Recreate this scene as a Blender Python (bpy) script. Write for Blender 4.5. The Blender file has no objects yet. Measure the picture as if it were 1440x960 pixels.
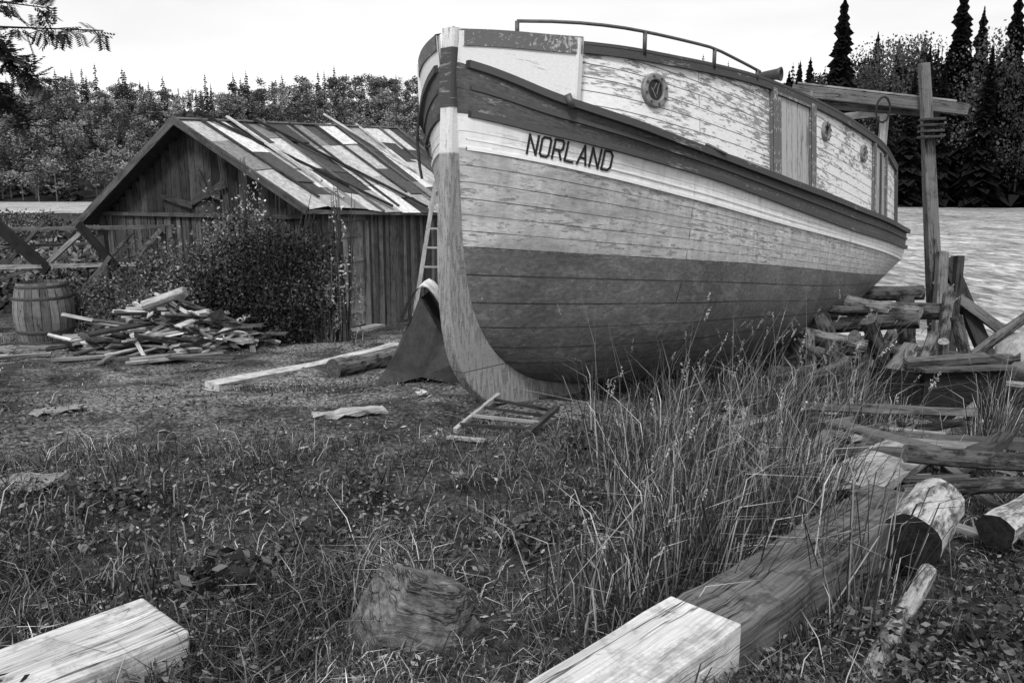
import bpy, math, random
import numpy as np
from mathutils import Vector
random.seed(7); rng=np.random.default_rng(7)
scene=bpy.context.scene
scene.view_settings.view_transform='Standard'; scene.view_settings.look='None'; scene.view_settings.exposure=0

# ------------------------------------------------------------ node helpers
def g4(v): return (v,v,v,1)
def newmat(name):
    m=bpy.data.materials.new(name); m.use_nodes=True; nt=m.node_tree; nt.nodes.clear(); return m,nt
def N(nt,typ,ins=None,**props):
    n=nt.nodes.new(typ)
    for k,v in props.items(): setattr(n,k,v)
    for k,v in (ins or {}).items():
        s=n.inputs[k]
        if isinstance(v,bpy.types.NodeSocket): nt.links.new(v,s)
        else: s.default_value=v
    return n
def MA(nt,op,a,b=0.0,c=0.0,clamp=False):
    n=N(nt,'ShaderNodeMath',{0:a,1:b,2:c},operation=op); n.use_clamp=clamp; return n.outputs[0]
def MIX(nt,f,a,b):   # float mix
    return N(nt,'ShaderNodeMix',{0:f,2:a,3:b},data_type='FLOAT').outputs[0]
def RAMP(nt,x,lo,hi,a=0.0,b=1.0):
    n=N(nt,'ShaderNodeMapRange',{0:x,1:lo,2:hi,3:a,4:b}); n.clamp=True; return n.outputs[0]
def NOISE(nt,vec,scale,detail=4,rough=.6,dist=0.0):
    return N(nt,'ShaderNodeTexNoise',{'Vector':vec,'Scale':scale,'Detail':detail,'Roughness':rough,'Distortion':dist}).outputs[0]
def SCL(nt,vec,x,y,z=1.0):
    return N(nt,'ShaderNodeVectorMath',{0:vec,1:(x,y,z)},operation='MULTIPLY').outputs[0]
def COL(nt,v):
    return N(nt,'ShaderNodeCombineColor',{0:v,1:v,2:v}).outputs[0]
def out(nt,val,rough=.8,bump=None,bstr=.5,bdist=.01,spec=.3,metal=0.0):
    b=N(nt,'ShaderNodeBsdfPrincipled',{'Base Color':COL(nt,val),'Roughness':rough,'Metallic':metal})
    b.inputs['Specular IOR Level'].default_value=spec
    if bump is not None:
        bn=N(nt,'ShaderNodeBump',{'Height':bump,'Strength':bstr,'Distance':bdist}); nt.links.new(bn.outputs[0],b.inputs['Normal'])
    N(nt,'ShaderNodeOutputMaterial',{'Surface':b.outputs[0]}); return b
def outd(nt,val):
    b=N(nt,'ShaderNodeBsdfDiffuse',{'Color':COL(nt,val)}); N(nt,'ShaderNodeOutputMaterial',{'Surface':b.outputs[0]})
def TONE(nt): return N(nt,'ShaderNodeAttribute',attribute_name='tone').outputs['Fac']
def UV(nt): return N(nt,'ShaderNodeUVMap',uv_map='UVMap').outputs[0]
def OBJ(nt): return N(nt,'ShaderNodeTexCoord').outputs['Object']
def LINES(nt,n,w): # thin lines where noise crosses .5
    return RAMP(nt,MA(nt,'ABSOLUTE',MA(nt,'SUBTRACT',n,.5)),0.0,w)

def mat_wood(name,crack=.8,grain=80,bump=.6,contrast=1.0,cs=16,dirt=.5,wave=.09):
    m,nt=newmat(name); uv=UV(nt); t=TONE(nt)
    wv=NOISE(nt,SCL(nt,uv,1.6,5),1.0,3,.5)
    uv2=N(nt,'ShaderNodeVectorMath',{0:uv,1:N(nt,'ShaderNodeCombineXYZ',{0:0.0,1:MA(nt,'MULTIPLY',wv,wave)}).outputs[0]},operation='ADD').outputs[0]
    gr=NOISE(nt,SCL(nt,uv2,1.8,grain),1.0,6,.7)
    bl=NOISE(nt,SCL(nt,uv2,1.7,6),1.0,5,.65)
    f=MA(nt,'ADD',MA(nt,'MULTIPLY',RAMP(nt,gr,.32,.68),.75*contrast),MA(nt,'MULTIPLY',RAMP(nt,bl,.32,.68),.5*contrast))
    f=MA(nt,'ADD',f,.40)
    ck=LINES(nt,NOISE(nt,SCL(nt,uv2,.9,cs),1.0,3,.55),.022)
    cm=RAMP(nt,NOISE(nt,SCL(nt,uv,1.1,7),1.0,3,.6),.44,.54)
    ck=MA(nt,'SUBTRACT',1.0,MA(nt,'MULTIPLY',MA(nt,'SUBTRACT',1.0,ck),cm))
    f=MA(nt,'MULTIPLY',f,MIX(nt,crack,1.0,ck))
    o=OBJ(nt); dn=RAMP(nt,NOISE(nt,o,5,7,.75),.50,.60)
    f=MA(nt,'MULTIPLY',f,MIX(nt,MA(nt,'MULTIPLY',dn,dirt),1.0,.35))
    sp=RAMP(nt,NOISE(nt,SCL(nt,uv,20,26),1.0,2,.5),.72,.76); f=MIX(nt,MA(nt,'MULTIPLY',sp,.7),f,.25)
    v=MA(nt,'MULTIPLY',t,f)
    h=MA(nt,'ADD',MA(nt,'MULTIPLY',ck,1.0),MA(nt,'MULTIPLY',gr,.6))
    out(nt,v,.9,h,bump,.010,.12); return m
def mat_tone(name,rough=.8,scale=6,amt=.5,bump=0.0,spec=.2):
    m,nt=newmat(name); t=TONE(nt); n=NOISE(nt,OBJ(nt),scale,5,.65)
    v=MA(nt,'MULTIPLY',t,RAMP(nt,n,.3,.7,1-amt,1+amt))
    out(nt,v,rough,n if bump>0 else None,bump,.02,spec); return m
def mat_leaf(name):
    m,nt=newmat(name); outd(nt,TONE(nt)); return m
def mat_bark(name):
    m,nt=newmat(name); uv=UV(nt); t=TONE(nt)
    a=NOISE(nt,SCL(nt,uv,5,42),1.0,6,.72,.4); b=NOISE(nt,SCL(nt,uv,5,10),1.0,6,.72)
    v=MA(nt,'MULTIPLY',t,MA(nt,'ADD',RAMP(nt,a,.40,.60,.12,.6),RAMP(nt,b,.44,.54,0,.85)))
    out(nt,v,.9,MA(nt,'ADD',a,MA(nt,'MULTIPLY',b,.5)),.9,.02,.12); return m
def mat_end(name):
    m,nt=newmat(name); uv=UV(nt); t=TONE(nt)
    uvd=N(nt,'ShaderNodeVectorMath',{0:uv,1:(.02,.015,0)},operation='ADD').outputs[0]
    r=N(nt,'ShaderNodeVectorMath',{0:uvd},operation='LENGTH').outputs['Value']
    w=MA(nt,'SINE',MA(nt,'ADD',MA(nt,'MULTIPLY',r,420),MA(nt,'MULTIPLY',NOISE(nt,uv,14,4),16)))
    b=NOISE(nt,uv,22,5,.7)
    v=MA(nt,'MULTIPLY',t,MA(nt,'ADD',RAMP(nt,w,-1,1,.6,.78),RAMP(nt,b,.35,.65,-.4,.5)))
    out(nt,v,.9,b,.6,.006,.12); return m
def mat_hull():
    m,nt=newmat('hull_paint'); uv=UV(nt)
    z=N(nt,'ShaderNodeAttribute',attribute_name='zone').outputs['Fac']
    br=N(nt,'ShaderNodeTexBrick',{'Vector':uv,'Scale':1.0,'Mortar Size':.0042,'Mortar Smooth':.25,'Brick Width':2.7,'Row Height':.14,'Color1':g4(.42),'Color2':g4(.58),'Mortar':g4(0)})
    br.offset=.37
    seam=br.outputs['Fac']; pv=N(nt,'ShaderNodeSeparateColor',{0:br.outputs['Color']}).outputs[0]
    n1=NOISE(nt,SCL(nt,uv,8,20),1.0,9,.78,.3)
    n2=NOISE(nt,SCL(nt,uv,1.2,2.2),1.0,5,.65)
    n4=NOISE(nt,SCL(nt,uv,3.0,4.5),1.0,7,.75,.5)
    n3=NOISE(nt,SCL(nt,uv,26,46),1.0,5,.72)
    st=NOISE(nt,SCL(nt,uv,16,1.0),1.0,4,.6)
    wood=RAMP(nt,NOISE(nt,SCL(nt,uv,4,110),1.0,4,.6),.3,.7,.09,.34)
    sm_=RAMP(nt,NOISE(nt,SCL(nt,uv,1,6),1.0,3,.6),.38,.6,.35,1.0)
    zj=MA(nt,'ADD',z,MA(nt,'MULTIPLY',MA(nt,'SUBTRACT',n3,.5),.03))
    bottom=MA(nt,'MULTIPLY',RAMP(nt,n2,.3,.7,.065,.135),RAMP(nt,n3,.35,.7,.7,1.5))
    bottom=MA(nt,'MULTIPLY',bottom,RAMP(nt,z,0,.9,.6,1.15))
    chalk=RAMP(nt,MA(nt,'ADD',MA(nt,'MULTIPLY',n1,.6),MA(nt,'MULTIPLY',n4,.45)),.53,.58)
    bottom=MA(nt,'ADD',bottom,MA(nt,'MULTIPLY',chalk,.06))
    bottom=MIX(nt,RAMP(nt,NOISE(nt,SCL(nt,uv,34,60),1.0,2,.6),.70,.74),bottom,.35)
    mid=MA(nt,'MULTIPLY',RAMP(nt,n2,.32,.68,.48,.70),RAMP(nt,n3,.3,.7,.75,1.14))
    mid=MA(nt,'MULTIPLY',mid,RAMP(nt,st,.3,.62,.74,1.03))
    mid=MA(nt,'MULTIPLY',mid,RAMP(nt,n4,.40,.60,.72,1.06))
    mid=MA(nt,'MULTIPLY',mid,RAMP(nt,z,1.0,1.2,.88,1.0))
    peel=RAMP(nt,MA(nt,'ADD',MA(nt,'MULTIPLY',n1,.70),MA(nt,'ADD',MA(nt,'MULTIPLY',n4,.25),MA(nt,'MULTIPLY',n2,.2))),.615,.635)
    mid=MIX(nt,MA(nt,'MULTIPLY',peel,.85),mid,wood)
    spk=RAMP(nt,n3,.63,.67)
    mid=MIX(nt,MA(nt,'MULTIPLY',spk,.75),mid,.10)
    nail=RAMP(nt,N(nt,'ShaderNodeTexVoronoi',{'Vector':SCL(nt,uv,3.6,7.14),'Scale':1.0,'Randomness':.35}).outputs['Distance'],.035,.05)
    mid=MA(nt,'MULTIPLY',mid,MIX(nt,.75,1.0,nail))
    band=MIX(nt,MA(nt,'MULTIPLY',RAMP(nt,n1,.62,.65),.75),MA(nt,'MULTIPLY',RAMP(nt,st,.3,.6,.70,.84),RAMP(nt,n4,.38,.55,.9,1.0)),.32)
    dark=MA(nt,'MULTIPLY',RAMP(nt,n2,.3,.7,.05,.10),RAMP(nt,n3,.3,.7,.55,1.6))
    dark=MIX(nt,RAMP(nt,n1,.57,.61),dark,.24)
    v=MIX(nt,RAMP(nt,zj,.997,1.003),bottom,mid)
    v=MIX(nt,RAMP(nt,z,1.995,2.005),v,band)
    v=MIX(nt,RAMP(nt,z,2.99,3.01),v,dark)
    v=MA(nt,'MULTIPLY',v,MA(nt,'ADD',.85,MA(nt,'MULTIPLY',pv,.3)))
    inband=MA(nt,'MULTIPLY',RAMP(nt,z,1.99,2.0,1.0,.3),sm_)
    v=MIX(nt,MA(nt,'MULTIPLY',MA(nt,'MULTIPLY',seam,inband),.85),v,.02)
    h=MA(nt,'SUBTRACT',MA(nt,'ADD',MA(nt,'MULTIPLY',n3,.15),MA(nt,'MULTIPLY',pv,.6)),MA(nt,'ADD',MA(nt,'MULTIPLY',seam,.7),MA(nt,'MULTIPLY',peel,.16)))
    out(nt,v,.62,h,.8,.014,.3); return m
def mat_peel(name,base=.75,wood_lo=.10,wood_hi=.34,th=.55,row=.11,bw=3.1,streak=(3.5,26),zcut=None):
    m,nt=newmat(name); uv=UV(nt)
    br=N(nt,'ShaderNodeTexBrick',{'Vector':uv,'Scale':1.0,'Mortar Size':.004,'Mortar Smooth':.3,'Brick Width':bw,'Row Height':row,'Color1':g4(.4),'Color2':g4(.6),'Mortar':g4(0)})
    br.offset=.41
    seam=br.outputs['Fac']; pv=N(nt,'ShaderNodeSeparateColor',{0:br.outputs['Color']}).outputs[0]
    n1=NOISE(nt,SCL(nt,uv,*streak),1.0,8,.76,.25); n2=NOISE(nt,SCL(nt,uv,1.1,1.6),1.0,4,.6)
    n3=NOISE(nt,SCL(nt,uv,20,45),1.0,4,.7)
    wood=RAMP(nt,NOISE(nt,SCL(nt,uv,4,110),1.0,4,.6),.3,.7,wood_lo,wood_hi)
    pk=MA(nt,'ADD',MA(nt,'MULTIPLY',n1,.7),MA(nt,'ADD',MA(nt,'MULTIPLY',n2,.35),MA(nt,'MULTIPLY',MA(nt,'SUBTRACT',pv,.5),.25)))
    bb=base
    if zcut is not None:
        zz=N(nt,'ShaderNodeSeparateXYZ',{0:uv}).outputs[1]; k=RAMP(nt,zz,zcut-.01,zcut+.01)
        bb=MIX(nt,k,RAMP(nt,n2,.3,.7,.24,.42),base); pk=MA(nt,'ADD',pk,MIX(nt,k,.035,-.03))
    peel=RAMP(nt,pk,th,th+.03)
    v=MIX(nt,MA(nt,'MULTIPLY',peel,.92),MA(nt,'MULTIPLY',RAMP(nt,n3,.3,.7,.85,1.07),bb),wood)
    v=MIX(nt,MA(nt,'MULTIPLY',seam,.85),v,.03)
    h=MA(nt,'SUBTRACT',MA(nt,'MULTIPLY',pv,.4),MA(nt,'ADD',MA(nt,'MULTIPLY',seam,.7),MA(nt,'MULTIPLY',peel,.2)))
    out(nt,v,.65,h,.8,.012,.3); return m

M_wood=mat_wood('weathered_wood'); M_beam=mat_wood('timber_wood',.9,75,.9,1.05,13,.55,.05)
M_rot=mat_wood('rotted_wood',.97,70,1.0,1.5,44,.8,.02)
M_bark=mat_bark('bark'); M_end=mat_end('end_grain')
M_hull=mat_hull()
M_house=mat_peel('deckhouse_paint',.82,.10,.36,.552,streak=(6,28))
M_white=mat_peel('white_trim_paint',.78,.2,.45,.60,5.0,9)
M_dark=mat_peel('dark_trim_paint',.07,.14,.34,.575,5.0,9,(6,30))
M_fleck=mat_peel('flecked_paint',.13,.3,.55,.53,5.0,9,(16,24))
M_greyp=mat_peel('grey_door_paint',.42,.10,.25,.56,.13,9)
M_stem=mat_peel('stem_paint',.72,.09,.30,.56,9,9,(34,5),1.93)
M_leaf=mat_leaf('foliage'); M_far=mat_leaf('far_foliage'); M_grass=mat_leaf('grass_blades')
M_paint=mat_tone('plain_paint',.6,18,.25,.1)
M_tar=mat_tone('tar_paper',.75,12,.42,.4,.3)
M_canvas=mat_tone('canvas',.85,7,.4,.5)
M_metal=mat_tone('old_metal',.5,20,.35,.2,.5)
def mat_ground():
    m,nt=newmat('ground_soil'); o=OBJ(nt)
    a=NOISE(nt,o,.45,5,.6); b=NOISE(nt,o,3.0,6,.7); c=NOISE(nt,o,24,5,.75); d=NOISE(nt,o,1.1,5,.7)
    vt=N(nt,'ShaderNodeTexVoronoi',{'Vector':o,'Scale':22.0}); vo=vt.outputs['Distance']; vc=N(nt,'ShaderNodeSeparateColor',{0:vt.outputs['Color']}).outputs[0]
    v=MA(nt,'MULTIPLY',RAMP(nt,b,.35,.65,.014,.08),RAMP(nt,c,.35,.65,.35,1.6))
    y=N(nt,'ShaderNodeSeparateXYZ',{0:o}).outputs[1]
    bare=MA(nt,'MULTIPLY',RAMP(nt,y,4.5,7.5),RAMP(nt,y,16,13))
    bare=MA(nt,'MULTIPLY',bare,RAMP(nt,a,.36,.48))
    peb=MA(nt,'MULTIPLY',RAMP(nt,vo,.38,.1),RAMP(nt,vc,.6,.95))
    v=MA(nt,'ADD',v,MA(nt,'MULTIPLY',peb,MA(nt,'ADD',.08,MA(nt,'MULTIPLY',bare,.5))))
    v=MA(nt,'ADD',v,MA(nt,'MULTIPLY',bare,MA(nt,'MULTIPLY',RAMP(nt,c,.42,.62),MA(nt,'MULTIPLY',RAMP(nt,d,.40,.56),.36))))
    v=MIX(nt,RAMP(nt,y,60,110),v,.02)
    h=MA(nt,'ADD',MA(nt,'MULTIPLY',b,.8),MA(nt,'ADD',MA(nt,'MULTIPLY',c,.5),MA(nt,'MULTIPLY',peb,.3)))
    out(nt,v,.95,h,1.0,.06,.1); return m
M_ground=mat_ground()
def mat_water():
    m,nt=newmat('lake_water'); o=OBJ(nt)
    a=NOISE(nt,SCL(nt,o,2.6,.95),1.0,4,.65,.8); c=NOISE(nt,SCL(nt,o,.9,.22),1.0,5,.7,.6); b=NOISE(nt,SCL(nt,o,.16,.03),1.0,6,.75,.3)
    r=MA(nt,'MULTIPLY',RAMP(nt,a,.42,.56,.30,1.0),RAMP(nt,c,.42,.56,.45,1.0))  # bright and dark ripples painted into base colour, standing in for sky reflection
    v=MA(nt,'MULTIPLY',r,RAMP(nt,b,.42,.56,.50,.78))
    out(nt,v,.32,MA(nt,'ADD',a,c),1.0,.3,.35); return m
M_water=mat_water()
def mat_rock():
    m,nt=newmat('rock_surface'); o=OBJ(nt)
    a=NOISE(nt,SCL(nt,o,5,9,40),1.0,7,.75,.4); b=NOISE(nt,o,14,6,.75)
    cr=LINES(nt,NOISE(nt,SCL(nt,o,2,3,12),1.0,4,.6),.018)
    v=MA(nt,'MULTIPLY',MA(nt,'MULTIPLY',RAMP(nt,a,.35,.65,.06,.24),RAMP(nt,b,.35,.65,.4,1.5)),MIX(nt,.7,1.0,cr))
    out(nt,v,.9,MA(nt,'ADD',MA(nt,'ADD',a,MA(nt,'MULTIPLY',b,.5)),MA(nt,'MULTIPLY',cr,.4)),.9,.03,.15); return m
M_rock=mat_rock()

# ------------------------------------------------------------ mesh helpers
def empty(name,loc=(0,0,0)):
    e=bpy.data.objects.new(name,None); scene.collection.objects.link(e); e.empty_display_size=.2; return e
class MB:
    def __init__(s): s.v=[];s.f=[];s.uv=[];s.t=[];s.m=[];s.z=[]
    def av(s,p,t,z=0): s.v.append(tuple(p)); s.t.append(t); s.z.append(z); return len(s.v)-1
    def af(s,idx,uvs,mi=0): s.f.append(tuple(idx)); s.uv.extend(uvs); s.m.append(mi)
    def box(s,p0,p1,w,h,up=(0,0,1),tone=.3,jit=0.0,mi=0,emi=None,segs=1,taper=1.0,sag=0.0):
        p0=Vector(p0);p1=Vector(p1);d=p1-p0;L=d.length;dn=d.normalized();up=Vector(up)
        if abs(dn.dot(up))>.98: up=Vector((0,1,0))
        sd=dn.cross(up).normalized(); u=sd.cross(dn).normalized()
        off=random.uniform(0,50); o2=random.uniform(0,9)
        rows=[]
        for i in range(segs+1):
            k=i/segs; c=p0.lerp(p1,k)-Vector((0,0,1))*sag*4*k*(1-k); q=1+(taper-1)*k; r=[]
            for a,b in ((-1,-1),(1,-1),(1,1),(-1,1)):
                j=Vector((random.uniform(-1,1),random.uniform(-1,1),random.uniform(-1,1)))*jit
                r.append(s.av(c+sd*(a*w*.5*q)+u*(b*h*.5*q)+j,tone))
            rows.append(r)
        per=[0,w,w+h,2*w+h,2*w+2*h]
        for i in range(segs):
            a,b=rows[i],rows[i+1]; u0=off+L*i/segs;u1=off+L*(i+1)/segs
            for k in range(4):
                k2=(k+1)%4
                s.af((a[k],a[k2],b[k2],b[k]),((u0,o2+per[k]),(u0,o2+per[k+1]),(u1,o2+per[k+1]),(u1,o2+per[k])),mi)
        e=mi if emi is None else emi
        c4=((-w/2,-h/2),(w/2,-h/2),(w/2,h/2),(-w/2,h/2))
        a=rows[0]; s.af((a[3],a[2],a[1],a[0]),(c4[3],c4[2],c4[1],c4[0]),e)
        b=rows[-1]; s.af(b,c4,e)
    def log(s,p0,p1,r0,r1=None,n=12,tone=.2,segs=5,wob=.06,mi=0,emi=1,etone=None,bend=0.0):
        r1=r0 if r1 is None else r1
        p0=Vector(p0);p1=Vector(p1);d=p1-p0;L=d.length;dn=d.normalized();up=Vector((0,0,1))
        if abs(dn.z)>.9: up=Vector((0,1,0))
        sd=dn.cross(up).normalized();u=sd.cross(dn).normalized();off=random.uniform(0,50);rows=[]
        bd=(sd*random.uniform(-1,1)+u*random.uniform(-1,1))*bend
        prof=[1+random.uniform(-wob,wob) for _ in range(n)]
        for i in range(segs+1):
            k=i/segs;r=r0+(r1-r0)*k;c=p0.lerp(p1,k)+bd*4*k*(1-k);row=[]
            for j in range(n):
                a=2*math.pi*j/n;q=r*(prof[j]+random.uniform(-wob,wob)*.6)
                row.append(s.av(c+sd*math.cos(a)*q+u*math.sin(a)*q,tone))
            rows.append(row)
        for i in range(segs):
            for j in range(n):
                j2=(j+1)%n; v0=2*math.pi*r0*j/n;v1=2*math.pi*r0*(j+1)/n;u0=off+L*i/segs;u1=off+L*(i+1)/segs
                s.af((rows[i][j],rows[i][j2],rows[i+1][j2],rows[i+1][j]),((u0,v0),(u0,v1),(u1,v1),(u1,v0)),mi)
        et=tone if etone is None else etone
        for row,flip,c,r in ((rows[0],True,p0,r0),(rows[-1],False,p1,r1)):
            idx=[s.av(s.v[q],et) for q in row]
            uvs=[(r*math.cos(2*math.pi*j/n),r*math.sin(2*math.pi*j/n)) for j in range(n)]
            if flip: idx=idx[::-1];uvs=uvs[::-1]
            s.af(idx,uvs,emi)
    def tube(s,pts,r,n=8,tone=.1,mi=0):
        pts=[Vector(p) for p in pts];rows=[]
        for i,p in enumerate(pts):
            d=(pts[min(i+1,len(pts)-1)]-pts[max(i-1,0)]).normalized();up=Vector((0,0,1))
            if abs(d.z)>.95: up=Vector((0,1,0))
            a=d.cross(up).normalized();b=a.cross(d); rr=r[i] if isinstance(r,(list,tuple)) else r
            rows.append([s.av(p+a*math.cos(2*math.pi*j/n)*rr+b*math.sin(2*math.pi*j/n)*rr,tone) for j in range(n)])
        for i in range(len(rows)-1):
            for j in range(n):
                j2=(j+1)%n
                s.af((rows[i][j],rows[i][j2],rows[i+1][j2],rows[i+1][j]),((i*.1,j*.02),(i*.1,j*.02+.02),(i*.1+.1,j*.02+.02),(i*.1+.1,j*.02)),mi)
        s.af(rows[0][::-1],[(0,0)]*n,mi); s.af(rows[-1],[(0,0)]*n,mi)
    def lathe(s,c,ax,prof,n=20,tone=.3,mi=0):
        c=Vector(c);ax=Vector(ax).normalized();up=Vector((0,0,1))
        if abs(ax.z)>.95: up=Vector((1,0,0))
        a=ax.cross(up).normalized();b=ax.cross(a).normalized();rows=[]
        for r,h in prof: rows.append([s.av(c+ax*h+(a*math.cos(2*math.pi*j/n)+b*math.sin(2*math.pi*j/n))*r,tone) for j in range(n)])
        for i in range(len(rows)-1):
            for j in range(n):
                j2=(j+1)%n; r=max(prof[i][0],.01)
                s.af((rows[i][j],rows[i][j2],rows[i+1][j2],rows[i+1][j]),((prof[i][1],r*6.283*j/n),(prof[i][1],r*6.283*(j+1)/n),(prof[i+1][1],r*6.283*(j+1)/n),(prof[i+1][1],r*6.283*j/n)),mi)
    def grid(s,P,U,tone=.3,mi=0,zone=None,flip=False):
        rows=[]
        for i,r in enumerate(P): rows.append([s.av(p,tone,zone[i] if zone is not None else 0) for p in r])
        for i in range(len(P)-1):
            for j in range(len(P[0])-1):
                q=[(i,j),(i,j+1),(i+1,j+1),(i+1,j)]
                if flip:q=q[::-1]
                s.af([rows[a][b] for a,b in q],[U[a][b] for a,b in q],mi)
    def finish(s,name,mats,parent=None,smooth=False,bevel=0.0):
        me=bpy.data.meshes.new(name); me.from_pydata(s.v,[],s.f)
        uvl=me.uv_layers.new(name='UVMap'); uvl.data.foreach_set('uv',np.array(s.uv,dtype=np.float32).ravel())
        at=me.attributes.new('tone','FLOAT','POINT'); at.data.foreach_set('value',np.array(s.t,dtype=np.float32))
        at=me.attributes.new('zone','FLOAT','POINT'); at.data.foreach_set('value',np.array(s.z,dtype=np.float32))
        for m in mats: me.materials.append(m)
        me.polygons.foreach_set('material_index',s.m)
        if smooth: me.polygons.foreach_set('use_smooth',[True]*len(s.f))
        me.update()
        ob=bpy.data.objects.new(name,me); scene.collection.objects.link(ob)
        if parent: ob.parent=parent
        if bevel>0:
            b=ob.modifiers.new('bevel','BEVEL');b.width=bevel;b.segments=2;b.limit_method='ANGLE'
        return ob
def build_np(name,V,tone,mat,parent=None,k=4):
    V=np.asarray(V,dtype=np.float32).reshape(-1,3); nq=len(V)//k
    me=bpy.data.meshes.new(name); me.vertices.add(len(V)); me.vertices.foreach_set('co',V.ravel())
    me.loops.add(nq*k); me.loops.foreach_set('vertex_index',np.arange(nq*k,dtype=np.int32))
    me.polygons.add(nq); me.polygons.foreach_set('loop_start',np.arange(0,nq*k,k,dtype=np.int32))
    me.update(calc_edges=True)
    at=me.attributes.new('tone','FLOAT','POINT'); at.data.foreach_set('value',np.asarray(tone,dtype=np.float32).ravel())
    me.materials.append(mat)
    ob=bpy.data.objects.new(name,me); scene.collection.objects.link(ob)
    if parent: ob.parent=parent
    return ob
def unit(a): return a/np.maximum(np.linalg.norm(a,axis=-1,keepdims=True),1e-6)
def leaves(C,size,el=.55,flat=0.0):
    n=len(C); a=rng.normal(size=(n,3)); a[:,2]*=(1-flat*.8); a=unit(a); b=rng.normal(size=(n,3)); b[:,2]*=(1-flat*.9)
    b=unit(np.cross(a,unit(np.cross(a,b)+1e-5))); size=np.broadcast_to(size,(n,))[:,None]
    return np.stack([C-a*size*.5,C+b*size*.5*el,C+a*size*.5,C-b*size*.5*el],axis=1)
def blades(B,h,lean,w,curl=.5):
    n=len(B); th=rng.uniform(0,6.283,n); sd=np.stack([np.cos(th),np.sin(th),0*th],1)*w[:,None]*.5
    up=np.zeros((n,3)); up[:,2]=1
    m=B+up*(h*.6)[:,None]+lean*(.35*h)[:,None]; t=B+up*(h*(1-.25*curl))[:,None]+lean*h[:,None]
    q1=np.stack([B-sd,B+sd,m+sd*.8,m-sd*.8],1); q2=np.stack([m-sd*.8,m+sd*.8,t+sd*.1,t-sd*.1],1)
    return np.concatenate([q1,q2],1)
def pch(pts):
    x=np.array([p[0] for p in pts],float);y=np.array([p[1] for p in pts],float);h=np.diff(x);d=np.diff(y)/h
    m=np.zeros(len(x));m[0]=d[0];m[-1]=d[-1]
    for i in range(1,len(x)-1):
        if d[i-1]*d[i]>0:
            w1=2*h[i]+h[i-1];w2=h[i]+2*h[i-1];m[i]=(w1+w2)/(w1/d[i-1]+w2/d[i])
    def f(q):
        q=min(max(q,x[0]),x[-1]);i=min(max(int(np.searchsorted(x,q))-1,0),len(h)-1);t=(q-x[i])/h[i]
        return float((1+2*t)*(1-t)**2*y[i]+t*(1-t)**2*h[i]*m[i]+t*t*(3-2*t)*y[i+1]+t*t*(t-1)*h[i]*m[i+1])
    return f
def sm(x): x=np.clip(x,0,1); return x*x*(3-2*x)
def vnoise(x,y,sc,seed=0):
    x=np.asarray(x,float)/sc;y=np.asarray(y,float)/sc;xi=np.floor(x);yi=np.floor(y);fx=sm(x-xi);fy=sm(y-yi)
    def hsh(a,b): 
        v=np.sin(a*127.1+b*311.7+seed*74.7)*43758.5453; return v-np.floor(v)
    return (hsh(xi,yi)*(1-fx)+hsh(xi+1,yi)*fx)*(1-fy)+(hsh(xi,yi+1)*(1-fx)+hsh(xi+1,yi+1)*fx)*fy
WATER=-1.3
def G(x,y,det=True):
    x=np.asarray(x,float);y=np.asarray(y,float)
    k=sm((-6-x)/6); ye=np.where(y>14,14+(y-14)*(1-k*.93),y)
    b=np.interp(ye,[-60,0,7,9,12,14,17,20,24,40],[.5,0,-.36,-.58,-.78,-.88,-1.0,-1.15,-1.7,-4])
    b=b-.05*np.clip(x,0,9)
    if det: b=b+np.where(y<40,.07*(vnoise(x,y,1.1,1)-.5)+.05*(vnoise(x,y,.33,2)-.5),0)
    az=x/np.maximum(y,5)
    rs=np.interp(az,[-1.5,-.7,.2,.35,.8,1.5],[240,250,240,165,150,150]); t=y-rs
    hl=np.interp(t,[-30,0,20,150,260],[-5,-1.3,1,41,48]); hr=np.interp(t,[-30,0,10,50,100],[-5,-1.3,2,17,24])
    kk=sm((az-.22)/.14); h=hl*(1-kk)+hr*kk
    h=h*np.where(t>0,.86+.28*vnoise(x,y,55,5),1)
    return np.where(t>-30,np.maximum(b,h),b)
def gz(x,y): return float(G(x,y))

# ------------------------------------------------------------ ground, water
xs=np.concatenate([-np.geomspace(700,9.2,48),np.linspace(-9,9,240),np.geomspace(9.2,700,48)])
ys=np.concatenate([np.linspace(-40,.8,18),np.linspace(1,16,210),np.geomspace(16.2,700,110)])
XX,YY=np.meshgrid(xs,ys); ZZ=G(XX,YY); nx,ny=len(xs),len(ys)
V=np.stack([XX,YY,ZZ],-1).reshape(-1,3)
ii=(np.arange(ny-1)[:,None]*nx+np.arange(nx-1)[None]).ravel()
F=np.stack([ii,ii+1,ii+1+nx,ii+nx],1)
me=bpy.data.meshes.new('ground'); me.vertices.add(len(V)); me.vertices.foreach_set('co',V.astype(np.float32).ravel())
me.loops.add(F.size); me.loops.foreach_set('vertex_index',F.astype(np.int32).ravel()); me.polygons.add(len(F)); me.polygons.foreach_set('loop_start',np.arange(0,F.size,4,dtype=np.int32))
me.update(calc_edges=True); me.polygons.foreach_set('use_smooth',[True]*len(F)); me.materials.append(M_ground)
scene.collection.objects.link(bpy.data.objects.new('ground',me))
mb=MB(); mb.grid([[(-700,9,WATER),(700,9,WATER)],[(-700,690,WATER),(700,690,WATER)]],[[(0,0),(1,0)],[(0,1),(1,1)]]); mb.finish('lake_water',[M_water])

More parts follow.
